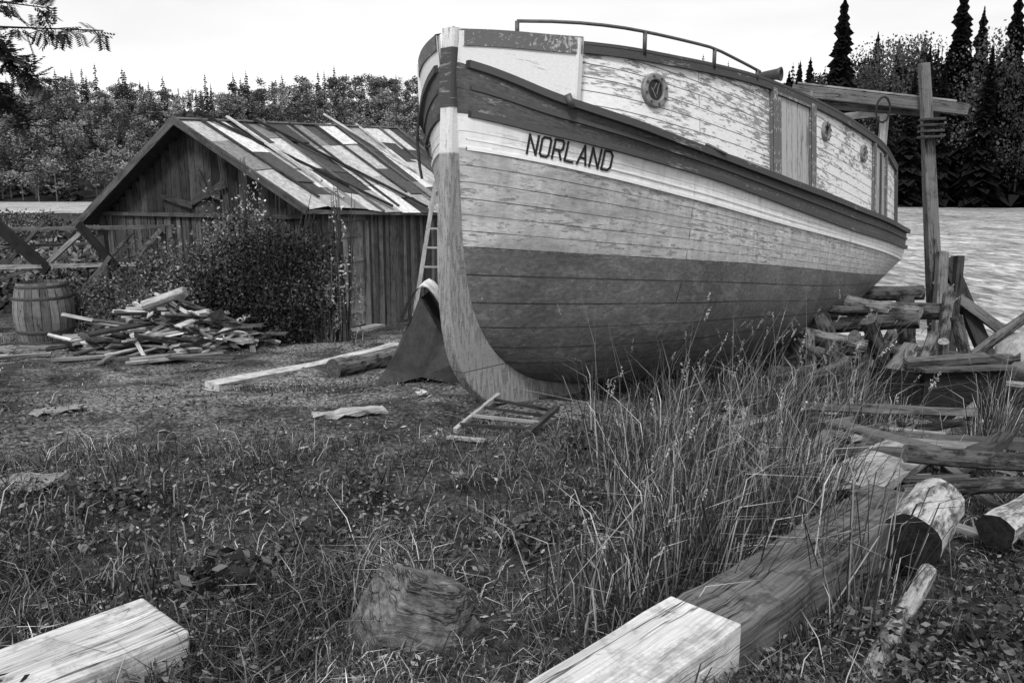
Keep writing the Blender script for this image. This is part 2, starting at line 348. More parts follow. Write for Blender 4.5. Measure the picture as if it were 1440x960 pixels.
# ------------------------------------------------------------ boat
boat=empty('wooden_fishing_boat')
A=(.682,.731);P=(.731,-.682);BX,BY=-.55,7.0;L=8.8
W=pch([(0,.06),(.03,.11),(.15,.37),(.3,.63),(.6,1.0),(1,1.25),(1.5,1.39),(2,1.48),(3,1.57),(4,1.6),(6,1.5),(8.8,1.08)])
Zb=pch([(.03,2.69),(.06,2.0),(.1,1.14),(.18,.66),(.32,.35),(.55,.077),(1.01,-.21),(1.6,-.36),(2.4,-.486),(4,-.6),(5.5,-.50),(7,-.2),(8.8,.20)])
SR=pch([(-.486,2.4),(-.36,1.6),(-.21,1.01),(.077,.55),(.35,.32),(.66,.18),(1.14,.1),(2.0,.06),(2.69,.03)])
Zw=pch([(0,1.14),(.8,1.07),(2.5,.92),(6,.55),(8.8,.30)])
Zst=pch([(0,1.99),(.8,1.75),(2.5,1.40),(5.5,.97),(8.8,.55)])
Zdl=pch([(0,2.28),(.5,2.065),(2,1.72),(5,1.19),(8.8,.74)])
Zt=pch([(0,2.69),(.5,2.32),(1.1,2.12),(2,1.92),(5,1.44),(8.8,.99)])
Zr=pch([(0,2.9),(.5,2.80),(1.2,2.75),(2.6,2.69),(4.1,2.55),(7,2.18),(8,1.98),(8.8,1.9)])
def wp(s,w,z,side=1): return Vector((BX+A[0]*s+P[0]*w*side,BY+A[1]*s+P[1]*w*side,z))
def Sd(d,s):
    k=float(sm(s/2.2)); d=min(max(d,0),1)
    return (1-k)*d**.8+k*(1-(1-d)**4.2)**.62
def Bw(s,z):
    zb=Zb(s);zt=Zt(s);d=(z-zb)/max(zt-zb,.02); return .065+(W(s)-.065)*Sd(d,s)
rab=[(2.4,-.486),(1.6,-.36),(1.01,-.21),(.55,.077),(.32,.35),(.18,.66),(.1,1.14)]
rl=[0]
for i in range(1,len(rab)): rl.append(rl[-1]+math.hypot(rab[i][0]-rab[i-1][0],rab[i][1]-rab[i-1][1]))
def rabpt(q):
    a=q*rl[-1];z=float(np.interp(a,rl,[p[1] for p in rab])); return SR(z),z
ZL=[None,Zw,Zst,Zdl,Zt]
def start(zo):
    if zo<1: return rabpt(zo)
    i=min(int(zo),3);f=zo-i;z=ZL[i](0.05)*(1-f)+ZL[i+1](0.05)*f; return SR(z),z
def zline(s,zo):
    if zo>=1:
        i=min(int(zo),3);f=zo-i; return ZL[i](s)*(1-f)+ZL[i+1](s)*f
    s0,z0=rabpt(zo); k=float(sm((s-s0)/2.8))
    zs=Zb(s)+(Zw(s)-Zb(s))*zo**1.7
    return max((1-k)*(z0+(Zw(s)-Zw(s0))*.8)+k*zs,Zb(s))
def hp(s,zo,side=1,off=0.0):
    z=zline(s,zo); return wp(s,Bw(s,z)+off,z,side)
zones=list(np.linspace(0,1,30))+list(np.linspace(1,2,14))[1:]+list(np.linspace(2,3,6))[1:]+list(np.linspace(3,4,7))[1:]
def plankv(zo):
    return .14*(zo*12 if zo<1 else 12+(zo-1)*6 if zo<2 else 18+(zo-2)*2 if zo<3 else 20+(zo-3)*2)
mb=MB(); ends=[]
for side in (1,-1):
    Pg=[];U=[]
    for zo in zones:
        s0,_=start(zo);r=[];u=[]
        for i in range(101):
            s=s0+(L-s0)*(i/100)**1.8; r.append(hp(s,zo,side)); u.append((s,plankv(zo)))
        Pg.append(r);U.append(u)
    mb.grid(Pg,U,zone=zones,flip=(side==-1)); ends.append([r[-1] for r in Pg])
for i in range(len(zones)-1):
    q=[ends[0][i],ends[1][i],ends[1][i+1],ends[0][i+1]]
    idx=[mb.av(p,.3,zones[i]+.001 if k<2 else zones[i+1]-.001) for k,p in enumerate(q)]
    mb.af(idx,[(9,plankv(zones[i])),(11.2,plankv(zones[i])),(11.2,plankv(zones[i+1])),(9,plankv(zones[i+1]))])
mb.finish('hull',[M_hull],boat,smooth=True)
outer=[(.015,2.95),(0,2.75),(-.02,2.3),(-.05,1.8),(-.075,1.4),(-.085,.85),(-.06,.5),(-.01,.22),(.08,.0),(.25,-.22),(.51,-.37),(1.2,-.46),(2.47,-.61),(5,-.8),(8.4,-1.0)]
inner=[(.17,2.95),(.165,2.75),(.155,2.3),(.15,1.8),(.14,1.4),(.14,1.0),(.20,.66),(.32,.37),(.50,.14),(.75,-.04),(1.01,-.18),(1.6,-.33),(2.47,-.46),(5,-.50),(8.4,.12)]
def resamp(pts,n=4):
    o=[]
    for i in range(len(pts)-1):
        p0=pts[max(i-1,0)];p1=pts[i];p2=pts[i+1];p3=pts[min(i+2,len(pts)-1)]
        for k in range(n):
            t=k/n
            o.append(tuple(.5*(2*p1[c]+(p2[c]-p0[c])*t+(2*p0[c]-5*p1[c]+4*p2[c]-p3[c])*t*t+(-p0[c]+3*p1[c]-3*p2[c]+p3[c])*t**3) for c in (0,1)))
    o.append(pts[-1]); return o
oc=resamp(outer);ic=resamp(inner); hw=.072
KS=46
for nm,lo,hi,mt in (('stem_and_forefoot',0,KS,M_stem),('keel',KS,len(oc)-1,M_dark)):
    mb=MB(); O_=oc[lo:hi+1];I_=ic[lo:hi+1]
    for side in (1,-1):
        mb.grid([[wp(a[0],hw*(.86),a[1],side),wp(a[0]+.02,hw,a[1]+.0,side),wp(b[0],hw,b[1],side)] for a,b in zip(O_,I_)],[[(a[0],a[1]),(a[0]+.02,a[1]),(b[0],b[1])] for a,b in zip(O_,I_)],flip=(side==1))
    mb.grid([[wp(a[0],hw*.86,a[1],-1),wp(a[0],hw*.86,a[1],1)] for a in O_],[[(a[0]+3,a[1]),(a[0]+3.13,a[1])] for a in O_])
    if lo==0: mb.af([mb.av(wp(s,w,2.95,1),.3) for s,w in ((.015,-hw),(.015,hw),(.17,hw),(.17,-hw))],[(0,2.9),(.1,2.9),(.1,3),(0,3)])
    mb.finish(nm,[mt],boat)
mb=MB()
h2=hw+.006; zz=np.linspace(2.31,2.79,6)
of=pch(sorted([(p[1],p[0]) for p in outer[:6]]))
for side in (1,-1):
    mb.grid([[wp(of(z)-.006,h2*.88,z,side),wp(of(z)+.02,h2,z,side),wp(.17,h2,z,side)] for z in zz],[[(0,z),(.02,z),(.17,z)] for z in zz],flip=(side==-1))
mb.grid([[wp(of(z)-.006,h2*.88,z,-1),wp(of(z)-.006,h2*.88,z,1)] for z in zz],[[(3,z),(3.1,z)] for z in zz])
mb.finish('stem_dark_band',[M_dark],boat)
def mould(mb,fz,bw,s0,s1,h,th,side,mi=0,n=90,dz=0):
    rows=[];U=[]
    for i in range(n+1):
        s=s0+(s1-s0)*(i/n)**1.4; z=fz(s)+dz; w=bw(s,z)
        pr=[(w-.03,z-h/2),(w+th,z-h/2),(w+th*1.02,z+h/2),(w-.03,z+h/2)]
        rows.append([wp(s,a,b,side) for a,b in pr]);U.append([(s,0),(s,.1),(s,.1+h),(s,.2+h)])
    mb.grid(rows,U,mi=mi,flip=(side==-1))
    for r in (rows[0],rows[-1]): mb.af([mb.av(p,.3) for p in r],[(0,0)]*4,mi)
mb=MB()
for side in (1,-1):
    mould(mb,Zt,Bw,.06,L,.06,.055,side,0); mould(mb,Zdl,Bw,.08,L,.05,.04,side,0)
    mould(mb,lambda s:.55*Zt(s)+.45*Zdl(s),Bw,.08,L,.03,.02,side,0)
    mould(mb,Zst,Bw,.08,L,.028,.018,side,1)
    mould(mb,lambda s:.72*Zst(s)+.28*Zdl(s),Bw,.08,L,.012,.008,side,1)
mb.finish('rub_rails',[M_dark,M_white],boat)
def hw_(s): return W(s)-.07
def hpt(s,v,side=1,off=0.0): return wp(s,hw_(s)-.07*v+off,Zt(s)-.02+(Zr(s)-Zt(s)+.02)*v,side)
S0,S1=.52,8.0
mb=MB(); ss=[S0+(S1-S0)*(i/90)**1.3 for i in range(91)]
for side in (1,-1):
    mb.grid([[hpt(s,v,side) for s in ss] for v in np.linspace(0,1,9)],[[(s,hpt(s,v).z+.16*s) for s in ss] for v in np.linspace(0,1,9)],flip=(side==-1))
for s in (S0,S1): mb.grid([[hpt(s,v,-1),hpt(s,v,1)] for v in (0,.5,1)],[[(0,v),(2,v)] for v in (0,.5,1)])
mb.finish('deckhouse_walls',[M_house],boat,smooth=True)
mb=MB(); rows=[];U=[]
for s in ss:
    w=hw_(s)-.07+.05; r=[];u=[]
    for q in np.linspace(-1,1,11): r.append(wp(s,w*q,Zr(s)+.10*(1-q*q),1));u.append((s,q*w))
    rows.append(r);U.append(u)
mb.grid(rows,U,tone=.35)
dk=[.04,.1,.2,.3,.4,.52]; mb.grid([[wp(s,q*(W(s)-.02),Zt(s)-.06) for q in (-1,0,1)] for s in dk],[[(s,q) for q in (-1,0,1)] for s in dk],tone=.25)
mb.grid([[wp(s,q*(W(s)-.02),Zt(s)-.06) for q in (-1,0,1)] for s in (8,8.4,8.8)],[[(s,q) for q in (-1,0,1)] for s in (8,8.4,8.8)],tone=.25)
mb.finish('roof_and_decks',[M_canvas],boat,smooth=True)
mb=MB()
for side in (1,-1):
    mould(mb,Zr,lambda s,z:hw_(s)-.07,S0,S1+.03,.09,.045,side,0,dz=-.02)
    mould(mb,Zt,lambda s,z:hw_(s),S0,S1,.05,.02,side,0,dz=.04)
mb.box(hpt(S1,0,1),hpt(S1,1,1),.08,.06,up=(1,0,0)); mb.box(hpt(S1,0,-1),hpt(S1,1,-1),.08,.06,up=(1,0,0))
mb.finish('deckhouse_trim',[M_dark],boat)
mb=MB(); sb=[.04+.52*(i/16) for i in range(17)]
def bul(s,v,side,off=0): return wp(s,W(s)+.0+.03*v+off,Zt(s)+(Zr(s)-Zt(s)+.02)*v,side)
for side in (1,-1):
    mb.grid([[bul(s,v,side) for s in sb] for v in np.linspace(0,1,5)],[[(s*3,v) for s in sb] for v in np.linspace(0,1,5)],mi=0,flip=(side==-1))
    mb.grid([[bul(s,v,side,-.04) for s in sb] for v in np.linspace(0,1,5)],[[(s*3+5,v) for s in sb] for v in np.linspace(0,1,5)],mi=0)
    r=[[wp(s,W(s)-.03,Zr(s)+.03,side),wp(s,W(s)+.05,Zr(s)+.03,side),wp(s,W(s)+.045,Zr(s)-.10,side),wp(s,W(s)+.02,Zr(s)-.10,side)] for s in sb]
    mb.grid(r,[[(s*3,0),(s*3,.1),(s*3,.22),(s*3,.25)] for s in sb],mi=1)
    mb.box(bul(.555,0,side,-.015),bul(.555,1,side,-.015),.06,.05,up=(A[0],A[1],0),mi=0)
mb.finish('bow_bulwark',[M_white,M_fleck],boat)
def patch(mb,s0,s1,v0,v1,off,mi,th=.03,uvx=0):
    sl=np.linspace(s0,s1,6);vl=np.linspace(v0,v1,5)
    mb.grid([[hpt(s,v,1,off) for s in sl] for v in vl],[[(hpt(s,v).z,(s-s0)*1.1+uvx) for s in sl] for v in vl],mi=mi)
    for a,b in (((s0,v0),(s0,v1)),((s1,v0),(s1,v1)),((s0,v0),(s1,v0)),((s0,v1),(s1,v1))):
        mb.grid([[hpt(*a,1,off),hpt(*b,1,off)],[hpt(*a,1,off-th-.02),hpt(*b,1,off-th-.02)]],[[(0,0),(1,0)],[(0,.03),(1,.03)]],mi=mi)
mb=MB()
patch(mb,3.10,3.86,.02,.90,.018,0)
patch(mb,3.00,3.09,.0,.96,.045,1);patch(mb,3.87,4.0,.0,.96,.045,1);patch(mb,3.09,3.87,.905,.965,.04,1);patch(mb,3.12,3.2,.02,.88,.03,1)
patch(mb,6.3,6.95,.02,.88,.012,0);patch(mb,6.2,6.3,0,.93,.04,1);patch(mb,6.95,7.05,0,.93,.04,1);patch(mb,6.6,6.68,.02,.88,.03,2)
mb.finish('side_doors',[M_greyp,M_fleck,M_dark],boat)
def fr(s,v):
    o=hpt(s,v);t=(hpt(s+.05,v)-hpt(s-.05,v)).normalized();u=(hpt(s,v+.05)-hpt(s,v-.05)).normalized();n=t.cross(u)
    if n.dot(Vector((P[0],P[1],0)))<0:n=-n
    return o,n.normalized()
for nm,s,z,r in (('porthole',1.27,2.46,.145),('porthole_mid',4.35,2.27,.11),('porthole_aft',5.75,2.08,.11)):
    v=(z-Zt(s))/(Zr(s)-Zt(s)); o,n=fr(s,v); mb=MB()
    mb.lathe(o,n,[(r*1.0,-.03),(r,.028),(r*.93,.036),(r*.66,.036),(r*.60,.028),(r*.60,.0)],28,.18)
    for k in range(8):
        a=k*math.pi/4+.2; a1=n.cross(Vector((0,0,1))).normalized();a2=n.cross(a1)
        mb.lathe(o+(a1*math.cos(a)+a2*math.sin(a))*r*.8,n,[(.012,.03),(.012,.044),(.001,.046)],8,.06)
    mb.finish(nm+'_ring',[M_metal],boat)
    mb=MB(); mb.lathe(o,n,[(r*.60,.010),(r*.3,.012),(.001,.012)],24,.012)
    for k in range(4): mb.box(o+n*.018+Vector((random.uniform(-.05,.05),random.uniform(-.03,.03),-.06)),o+n*.018+Vector((random.uniform(-.05,.05),random.uniform(-.03,.03),.06)),.008,.004,tone=.25)
    mb.finish(nm+'_glass',[M_metal],boat)
mb=MB(); LET={'N':[[(0,0),(0,1),(.6,0),(.6,1)]],'O':[[(.12,0),(.48,0),(.6,.12),(.6,.88),(.48,1),(.12,1),(0,.88),(0,.12),(.12,0)]],
'R':[[(0,0),(0,1),(.48,1),(.6,.88),(.6,.6),(.48,.48),(0,.48)],[(.35,.48),(.6,0)]],'L':[[(0,1),(0,0),(.55,0)]],'A':[[(0,0),(.3,1),(.6,0)],[(.12,.35),(.48,.35)]],'D':[[(0,0),(0,1),(.42,1),(.6,.82),(.6,.18),(.42,0),(0,0)]]}
st=np.linspace(.3,1.3,120); pts=[hp(s,2.45) for s in st]; cl=[0]
for i in range(1,120): cl.append(cl[-1]+(pts[i]-pts[i-1]).length)
a0=float(np.interp(.348,st,cl)); un=.72/5.75
for side in (1,-1):
    for k,ch in enumerate('NORLAND'):
        for pl in LET[ch]:
            for (x0,y0),(x1,y1) in zip(pl[:-1],pl[1:]):
                dx,dy=x1-x0,(y1-y0)*1.25; l=math.hypot(dx,dy); px,py=-dy/l*.075,dx/l*.075/1.25; ex,ey=dx/l*.06,dy/l*.06/1.25
                nseg=max(2,int(l/.15)); R=[]
                for q in range(nseg+1):
                    f=q/nseg; xx=(x0-ex)+(x1-x0+2*ex)*f; yy=(y0-ey)+(y1-y0+2*ey)*f; row=[]
                    for sg in (-1,1):
                        X=k*.86+xx+sg*px;Y=yy+sg*py
                        if side==-1: X=5.76-X
                        s=float(np.interp(a0+X*un,cl,st)); z=Zst(s)+.04+.150*Y; row.append(wp(s,Bw(s,z)+.011,z,side))
                    R.append(row)
                mb.grid(R,[[(0,0),(0,.1)]]*len(R),tone=.025)
mb.finish('name_lettering',[M_paint],boat)
mb=MB(); rp=[]
for s in np.linspace(.30,2.75,16):
    z=float(np.interp(s,[.3,1.1,2.0,2.75],[2.97,2.92,2.87,2.74])); rp.append(wp(s,W(s)-.10,z))
rp=[wp(.29,W(.29)-.08,2.84)]+[rp[0]-Vector((0,0,.03))]+rp
mb.tube(rp,.014,8,.08)
for s in (.3,1.15,2.0,2.7): 
    z=float(np.interp(s,[.3,1.1,2.0,2.75],[2.97,2.92,2.87,2.74])); mb.tube([wp(s,W(s)-.10,Zr(s)-.02),wp(s,W(s)-.10,z)],.018,8,.06)
h0=wp(3.7,1.10,2.84); mb.tube([h0-Vector((0,0,.3)),h0],.02,8,.05); mb.lathe(h0,(.8,-.6,0),[(.03,-.15),(.05,0),(.06,.08),(.075,.12),(.06,.125),(.02,.05)],16,.03)
h1=wp(6.2,.5,2.2); mb.tube([h1,h1+Vector((0,0,.75))],.02,8,.12)
mb.box(wp(1.75,Bw(1.75,Zt(1.75))+.04,Zt(1.75)+.05),wp(2.0,Bw(2,Zt(2))+.06,Zt(2)+.02),.03,.02,tone=.12)
mb.box(wp(.48,W(.48)+.05,Zt(.48)+.05),wp(.50,W(.5)+.06,Zt(.5)-.05),.05,.05,tone=.07)
mb.tube([wp(1.35,.30,-.46),wp(1.25,.1,-.44),wp(1.12,.09,-.43)],.015,6,.05)
mb.finish('roof_fittings',[M_metal],boat,smooth=True)
mb=MB()
for k in range(4):
    p0=wp(.05,-.07,2.62-.05*k);p1=wp(.5+.05*k,-W(.5)-.06,2.2-.12*k)
    mb.tube([p0.lerp(p1,t)-Vector((0,0,.25*math.sin(t*math.pi))) for t in np.linspace(0,1,9)],.008,6,.06)
p1=wp(.55,-W(.55)-.06,2.35); mb.tube([p1,p1-Vector((0.02,0,.25)),p1-Vector((0,0,.5)),p1-Vector((-.02,0,.62))],.014,6,.04)
mb.finish('bow_ropes',[M_canvas],boat)
mb=MB()
for s,w in ((8.05,.85),(8.05,.2)): mb.box(wp(s,w,1.0),wp(s,w,2.75),.10,.10,tone=.45,up=(A[0],A[1],0))
mb.box(wp(8.05,-.2,2.72),wp(8.05,1.0,2.78),.08,.1,tone=.4); mb.finish('aft_posts',[M_wood],boat)
cr=empty('boat_cradle'); mb=MB()
for s in (1.3,3.2,5.2,7.4):
    c=wp(s,0,0);z=float(np.interp(s,[.5,1.2,2.47,5,8.4],[-.37,-.46,-.61,-.8,-1.0]))
    mb.box(wp(s,-.8,z-.07),wp(s,.75,z-.07),.22,.13,tone=.08,jit=.01)
def Lg(p0,p1,r,tone=.16,et=.3,**k):
    j=lambda: Vector((random.gauss(0,.05),random.gauss(0,.05),random.gauss(0,.05)))
    mb.log(Vector(p0)+j(),Vector(p1)+j(),r,r*random.uniform(.75,1.0),12,tone*.55,6,.10,0,1,et*.55,bend=.04)
Lg((3.6,11.1,.12),(5.45,10.1,.13),.12,.15,.3); Lg((3.9,11.4,.1),(5.75,11.0,.14),.12,.15,.28)
Lg((3.5,10.0,-.02),(4.75,9.35,.06),.10,.13,.33); Lg((3.2,9.9,.20),(4.35,9.55,.22),.06,.14,.3)
Lg((4.2,9.2,.02),(4.75,9.45,-.95),.09,.14,.2); Lg((4.35,9.55,.05),(4.1,9.1,-.9),.08,.14,.2)
Lg((3.75,9.35,.1),(3.95,8.85,-.85),.10,.12,.2); Lg((3.4,9.6,.05),(3.75,8.9,-.85),.07,.14,.2)
Lg((4.9,9.9,.0),(5.05,9.95,-1.0),.10,.13,.2); Lg((5.3,10.6,.1),(5.25,10.4,-1.1),.11,.13,.2)
Lg((3.0,9.0,-.55),(5.3,8.9,-.62),.09,.12,.3); Lg((3.6,9.8,-.25),(5.6,9.2,-.35),.08,.15,.33)
Lg((2.8,8.5,-.7),(4.9,8.3,-.78),.10,.10,.25); Lg((4.5,10.4,-.3),(4.0,9.0,.05),.07,.14,.25); Lg((5.0,10.8,-.9),(4.5,9.7,.1),.08,.1,.25)
Lg((4.0,10.4,.26),(4.9,9.4,.16),.08,.3,.5); Lg((3.0,9.5,.02),(4.1,9.0,-.12),.07,.3,.5)
Lg((4.7,9.1,-.25),(4.2,8.7,-.95),.07,.34,.5); Lg((5.5,9.9,.28),(5.0,9.0,-.98),.07,.2,.4); Lg((4.95,8.9,-.1),(5.35,9.5,-1.05),.06,.34,.5)
Lg((4.9,9.2,.05),(4.5,8.8,-.95),.06,.3,.5); Lg((5.2,9.4,.1),(5.5,9.0,-.98),.07,.15,.4); Lg((3.5,9.2,.0),(3.35,8.7,-.85),.06,.2,.4)
for i in range(16):
    x=random.uniform(3.2,5.6);y=random.uniform(8.6,10.0);z=random.uniform(-.75,-.25);a=random.uniform(-1.2,.9);d=Vector((math.cos(a),math.sin(a),random.gauss(0,.6)))*random.uniform(.2,.5)
    Lg(Vector((x,y,z))-d,Vector((x,y,z))+d,random.uniform(.03,.08),random.uniform(.1,.4),random.uniform(.2,.7))
mb.finish('cradle_logs',[M_bark,M_end],cr,smooth=False)
mb=MB()
for p in (((3.4,9.1,-.2),(4.9,9.7,-.3)),((4.6,8.9,-.75),(5.7,9.4,-.7)),((3.9,8.6,-.8),(4.7,9.2,-.15))): mb.box(*p,.14,.05,tone=random.uniform(.08,.2),jit=.01)
for i in range(20):
    x=random.uniform(3.2,6.2);y=random.uniform(8.3,10.2);z=gz(x,y)+random.uniform(.08,.55);a=random.uniform(-.8,.8);d=Vector((math.cos(a),math.sin(a),random.gauss(0,.4)))*random.uniform(.15,.5)
    mb.box(Vector((x,y,z))-d,Vector((x,y,z))+d,random.uniform(.06,.16),random.uniform(.03,.1),tone=random.choice((.03,.05,.1,.25,.5)),jit=.01,up=(random.gauss(0,.3),random.gauss(0,.3),1))
mb.box((4.55,9.05,-.58),(4.85,9.15,-.54),.12,.08,tone=.55); mb.finish('cradle_planks',[M_wood],cr)
fl=empty('wooden_frame'); mb=MB()
def gp(x,y,h=.03): return (x,y,gz(x,y)+h)
mb.box(gp(-.45,6.05,.06),gp(-.12,6.95,.20),.035,.035,tone=.38); mb.box(gp(.12,6.0,.05),gp(.40,6.85,.12),.05,.04,tone=.06)
for t in (.1,.35,.6,.85):
    a=Vector(gp(-.45,6.05,.08)).lerp(Vector(gp(-.12,6.95,.2)),t);b=Vector(gp(.12,6.0,.07)).lerp(Vector(gp(.40,6.85,.12)),t); mb.box(a,b,.035,.02,tone=.04 if t!=.35 else .25)
mb.box(gp(-.5,5.95,.03),gp(-.2,5.8,.03),.05,.02,tone=.35); mb.finish('frame_slats',[M_wood],fl)

# ------------------------------------------------------------ shed
shed=empty('wooden_shed')
B=Vector((-3.49,13.6,0));Aq=Vector((-8.1,16.0,0));dr=Vector((.463,.887,0));gx=(Aq-B).normalized()
gb=-.95
def eaveB(k): return float(np.interp(k,[0,3.5,6.5],[1.45,1.28,1.2]))
apx=Vector((-5.8,14.8,2.86)); ridE=Vector((-3.0,20.16,3.12)); ridge=lambda k:apx.lerp(ridE,k/6.04)
mb=MB()
wid=(Aq-B).length; x=0
while x<wid:
    bw=random.uniform(.15,.27); f=(x+bw/2)/wid; p=B.lerp(Aq,f)
    top=1.45+(2.86-1.45)*min(f,1-f)*2 if f<.5 else 1.15+(2.86-1.15)*(1-f)*2
    mid=1.2+random.uniform(-.02,.02)
    mb.box((p.x,p.y,mid),(p.x,p.y,top-.03),bw*.95,.025,up=gx.cross(Vector((0,0,1))),tone=random.uniform(.02,.085))
    q=p+gx.cross(Vector((0,0,1)))*random.uniform(.0,.02)
    bw2=random.uniform(.08,.13)
    mb.box((q.x,q.y,gb-.2),(q.x,q.y,mid-.02),bw2,.06,up=gx.cross(Vector((0,0,1))),tone=random.uniform(.03,.12),jit=.008)
    if bw>bw2+.03: mb.box((q.x+gx.x*bw*.45,q.y+gx.y*bw*.45,gb-.2),(q.x+gx.x*bw*.45,q.y+gx.y*bw*.45,mid-.02),.07,.05,up=gx.cross(Vector((0,0,1))),tone=random.uniform(.03,.10),jit=.008)
    x+=bw
bk=gx.cross(Vector((0,0,1)));bk=bk if bk.y>0 else -bk
mb.box(Vector((0,0,1.19))+B-bk*.05,Vector((0,0,1.19))+Aq-bk*.05,.05,.07,tone=.08)
for f0,f1,z0,z1,ww in ((.34,.50,1.75,1.42,.16),(.50,.66,1.36,1.52,.14),(.42,.46,1.5,2.0,.10),(.36,.42,1.55,1.6,.2)):
    a=B.lerp(Aq,f0)-bk*.07;b=B.lerp(Aq,f1)-bk*.07; mb.box((a.x,a.y,z0),(b.x,b.y,z1),.03,ww,tone=.06,taper=.5,segs=2,jit=.01)
mb.finish('gable_wall',[M_wood],shed)
mb=MB(); x=0; nrm=Vector((dr.y,-dr.x,0))
while x<6.3:
    bw=random.uniform(.09,.16); p=B+dr*(x+bw/2)
    if not (.5<x+bw/2<1.56):
        mb.box((p.x,p.y,gb-.3),(p.x,p.y,eaveB(x)-.02),bw*random.uniform(.8,.96),random.uniform(.03,.10),up=nrm,tone=random.uniform(.04,.22),jit=.01)
    x+=bw
mb.finish('side_wall',[M_wood],shed)
mb=MB()
for i in range(6):
    k=.58+i*.155+.07; p=B+dr*k+nrm*.02; mb.box((p.x,p.y,-.85),(p.x,p.y,1.08),.148,.03,up=nrm,tone=random.uniform(.18,.38))
for z in (-.55,-.1,.4,.85):
    a=B+dr*.60+nrm*.05;b=B+dr*1.45+nrm*.05; mb.box((a.x,a.y,z),(b.x,b.y,z),.03,.10,tone=random.uniform(.2,.36))
for k in (.52,1.54): p=B+dr*k+nrm*.05; mb.box((p.x,p.y,-.95),(p.x,p.y,1.22),.10,.09,up=nrm,tone=.24)
a=B+dr*.47+nrm*.05;b=B+dr*1.6+nrm*.05; mb.box((a.x,a.y,1.15),(b.x,b.y,1.15),.09,.12,tone=.18)
a=B+dr*.4+nrm*.2;b=B+dr*1.7+nrm*.2; mb.box((a.x,a.y,-.88),(b.x,b.y,-.90),.25,.06,tone=.35)
mb.finish('door',[M_wood],shed)
mb=MB()
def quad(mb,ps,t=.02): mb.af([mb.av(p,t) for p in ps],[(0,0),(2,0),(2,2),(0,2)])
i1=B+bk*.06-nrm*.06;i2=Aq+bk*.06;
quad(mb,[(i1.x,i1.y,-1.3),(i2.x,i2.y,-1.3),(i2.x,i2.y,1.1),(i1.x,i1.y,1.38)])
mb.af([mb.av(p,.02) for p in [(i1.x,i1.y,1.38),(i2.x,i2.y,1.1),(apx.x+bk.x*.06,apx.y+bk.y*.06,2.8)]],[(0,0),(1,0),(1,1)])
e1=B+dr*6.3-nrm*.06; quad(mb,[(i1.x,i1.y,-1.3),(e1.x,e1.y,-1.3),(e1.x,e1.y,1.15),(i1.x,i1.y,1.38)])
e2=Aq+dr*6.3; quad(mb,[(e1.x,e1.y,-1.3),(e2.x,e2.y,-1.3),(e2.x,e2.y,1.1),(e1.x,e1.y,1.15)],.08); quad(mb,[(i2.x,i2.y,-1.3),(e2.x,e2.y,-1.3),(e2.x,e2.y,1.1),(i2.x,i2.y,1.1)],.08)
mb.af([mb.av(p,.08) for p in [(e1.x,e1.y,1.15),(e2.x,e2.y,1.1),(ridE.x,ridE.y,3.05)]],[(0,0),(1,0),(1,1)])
mb.finish('inner_lining',[M_wood],shed)
mb=MB()
def rf(k,q,off=0.0):
    R=ridge(k); e=B+dr*k+nrm*.30; E=Vector((e.x,e.y,eaveB(k)-.10)); n=(E-R).cross(dr); n=-n.normalized() if n.z<0 else n.normalized()
    return R.lerp(E,q)+n*off+Vector((0,0,.03*math.sin(k*2.3)*q))
def rl_(k,q,off=0.0):
    R=ridge(k); e=Aq+dr*k-nrm*.35; E=Vector((e.x,e.y,.98)); return R.lerp(E,q)+Vector((0,0,off))
rr=random.Random(11)
for fn,k0 in ((rf,0),(rl_,1)):
    ks=np.linspace(-.30,6.5,14)
    for i in range(13):
        qs=[0]
        while qs[-1]<1: qs.append(min(1,qs[-1]+rr.uniform(.16,.42)))
        if qs[-1]-qs[-2]<.08: qs.pop(-2)
        last=None
        for j in range(len(qs)-1):
            ch=[.04,.06,.30,.38,.46,.52,.18,.60]
            t=rr.choice([c for c in ch if c!=last]) if k0==0 else .12; last=t
            o=.01+rr.uniform(0,.025); a,b=ks[i]-.02,ks[i+1]+.02; c,d=qs[j]-.01,qs[j+1]+.02
            sk_=rr.uniform(-.02,.02)
            P4=[fn(a,c,o),fn(b,c+sk_,o+.006),fn(b,d+sk_,o+.014),fn(a,d,o+.01)]
            mb.af([mb.av(p,t) for p in P4],[(i,c*3),(i+.5,c*3),(i+.5,d*3),(i,d*3)])
    mb.grid([[fn(k,q,-.02) for q in (0,1)] for k in (-.28,3,6.5)],[[(k,q) for q in (0,1)] for k in (-.28,3,6.5)],tone=.06)
mb.finish('roof_tar_paper',[M_tar],shed)
mb=MB()
for i,k in enumerate(np.linspace(.2,6.3,9)):
    t=random.choice((.05,.07,.5,.05,.12)); k2=k+random.uniform(-.1,.1)
    mb.box(rf(k,-.02,.06),rf(k2,random.uniform(.7,1.03),.06),.05,.03,up=(0,0,1),tone=t)
mb.box(rf(.3,-.05,.10),rf(2.1,.98,.10),.07,.05,tone=.03); mb.box(rf(1.5,0,.10),rf(3.2,1.0,.10),.07,.05,tone=.03);mb.box(rf(.9,-.02,.09),rf(.9,.75,.09),.06,.04,tone=.5);mb.box(rf(3.9,-.1,.12),rf(5.2,.9,.1),.06,.04,tone=.55)
mb.box(rf(-.34,-.01,.0),rf(-.34,1.02,.0),.05,.12,tone=.08); mb.box(rl_(-.34,-.01,.0),rl_(-.34,1.03,.0),.05,.14,tone=.10)
mb.box(rf(-.3,1.01,-.03),rf(6.5,1.01,-.03),.03,.07,tone=.2); mb.box(ridge(-.3)+Vector((0,0,.04)),ridge(6.5)+Vector((0,0,.04)),.14,.03,tone=.25)
mb.finish('roof_battens',[M_wood],shed)

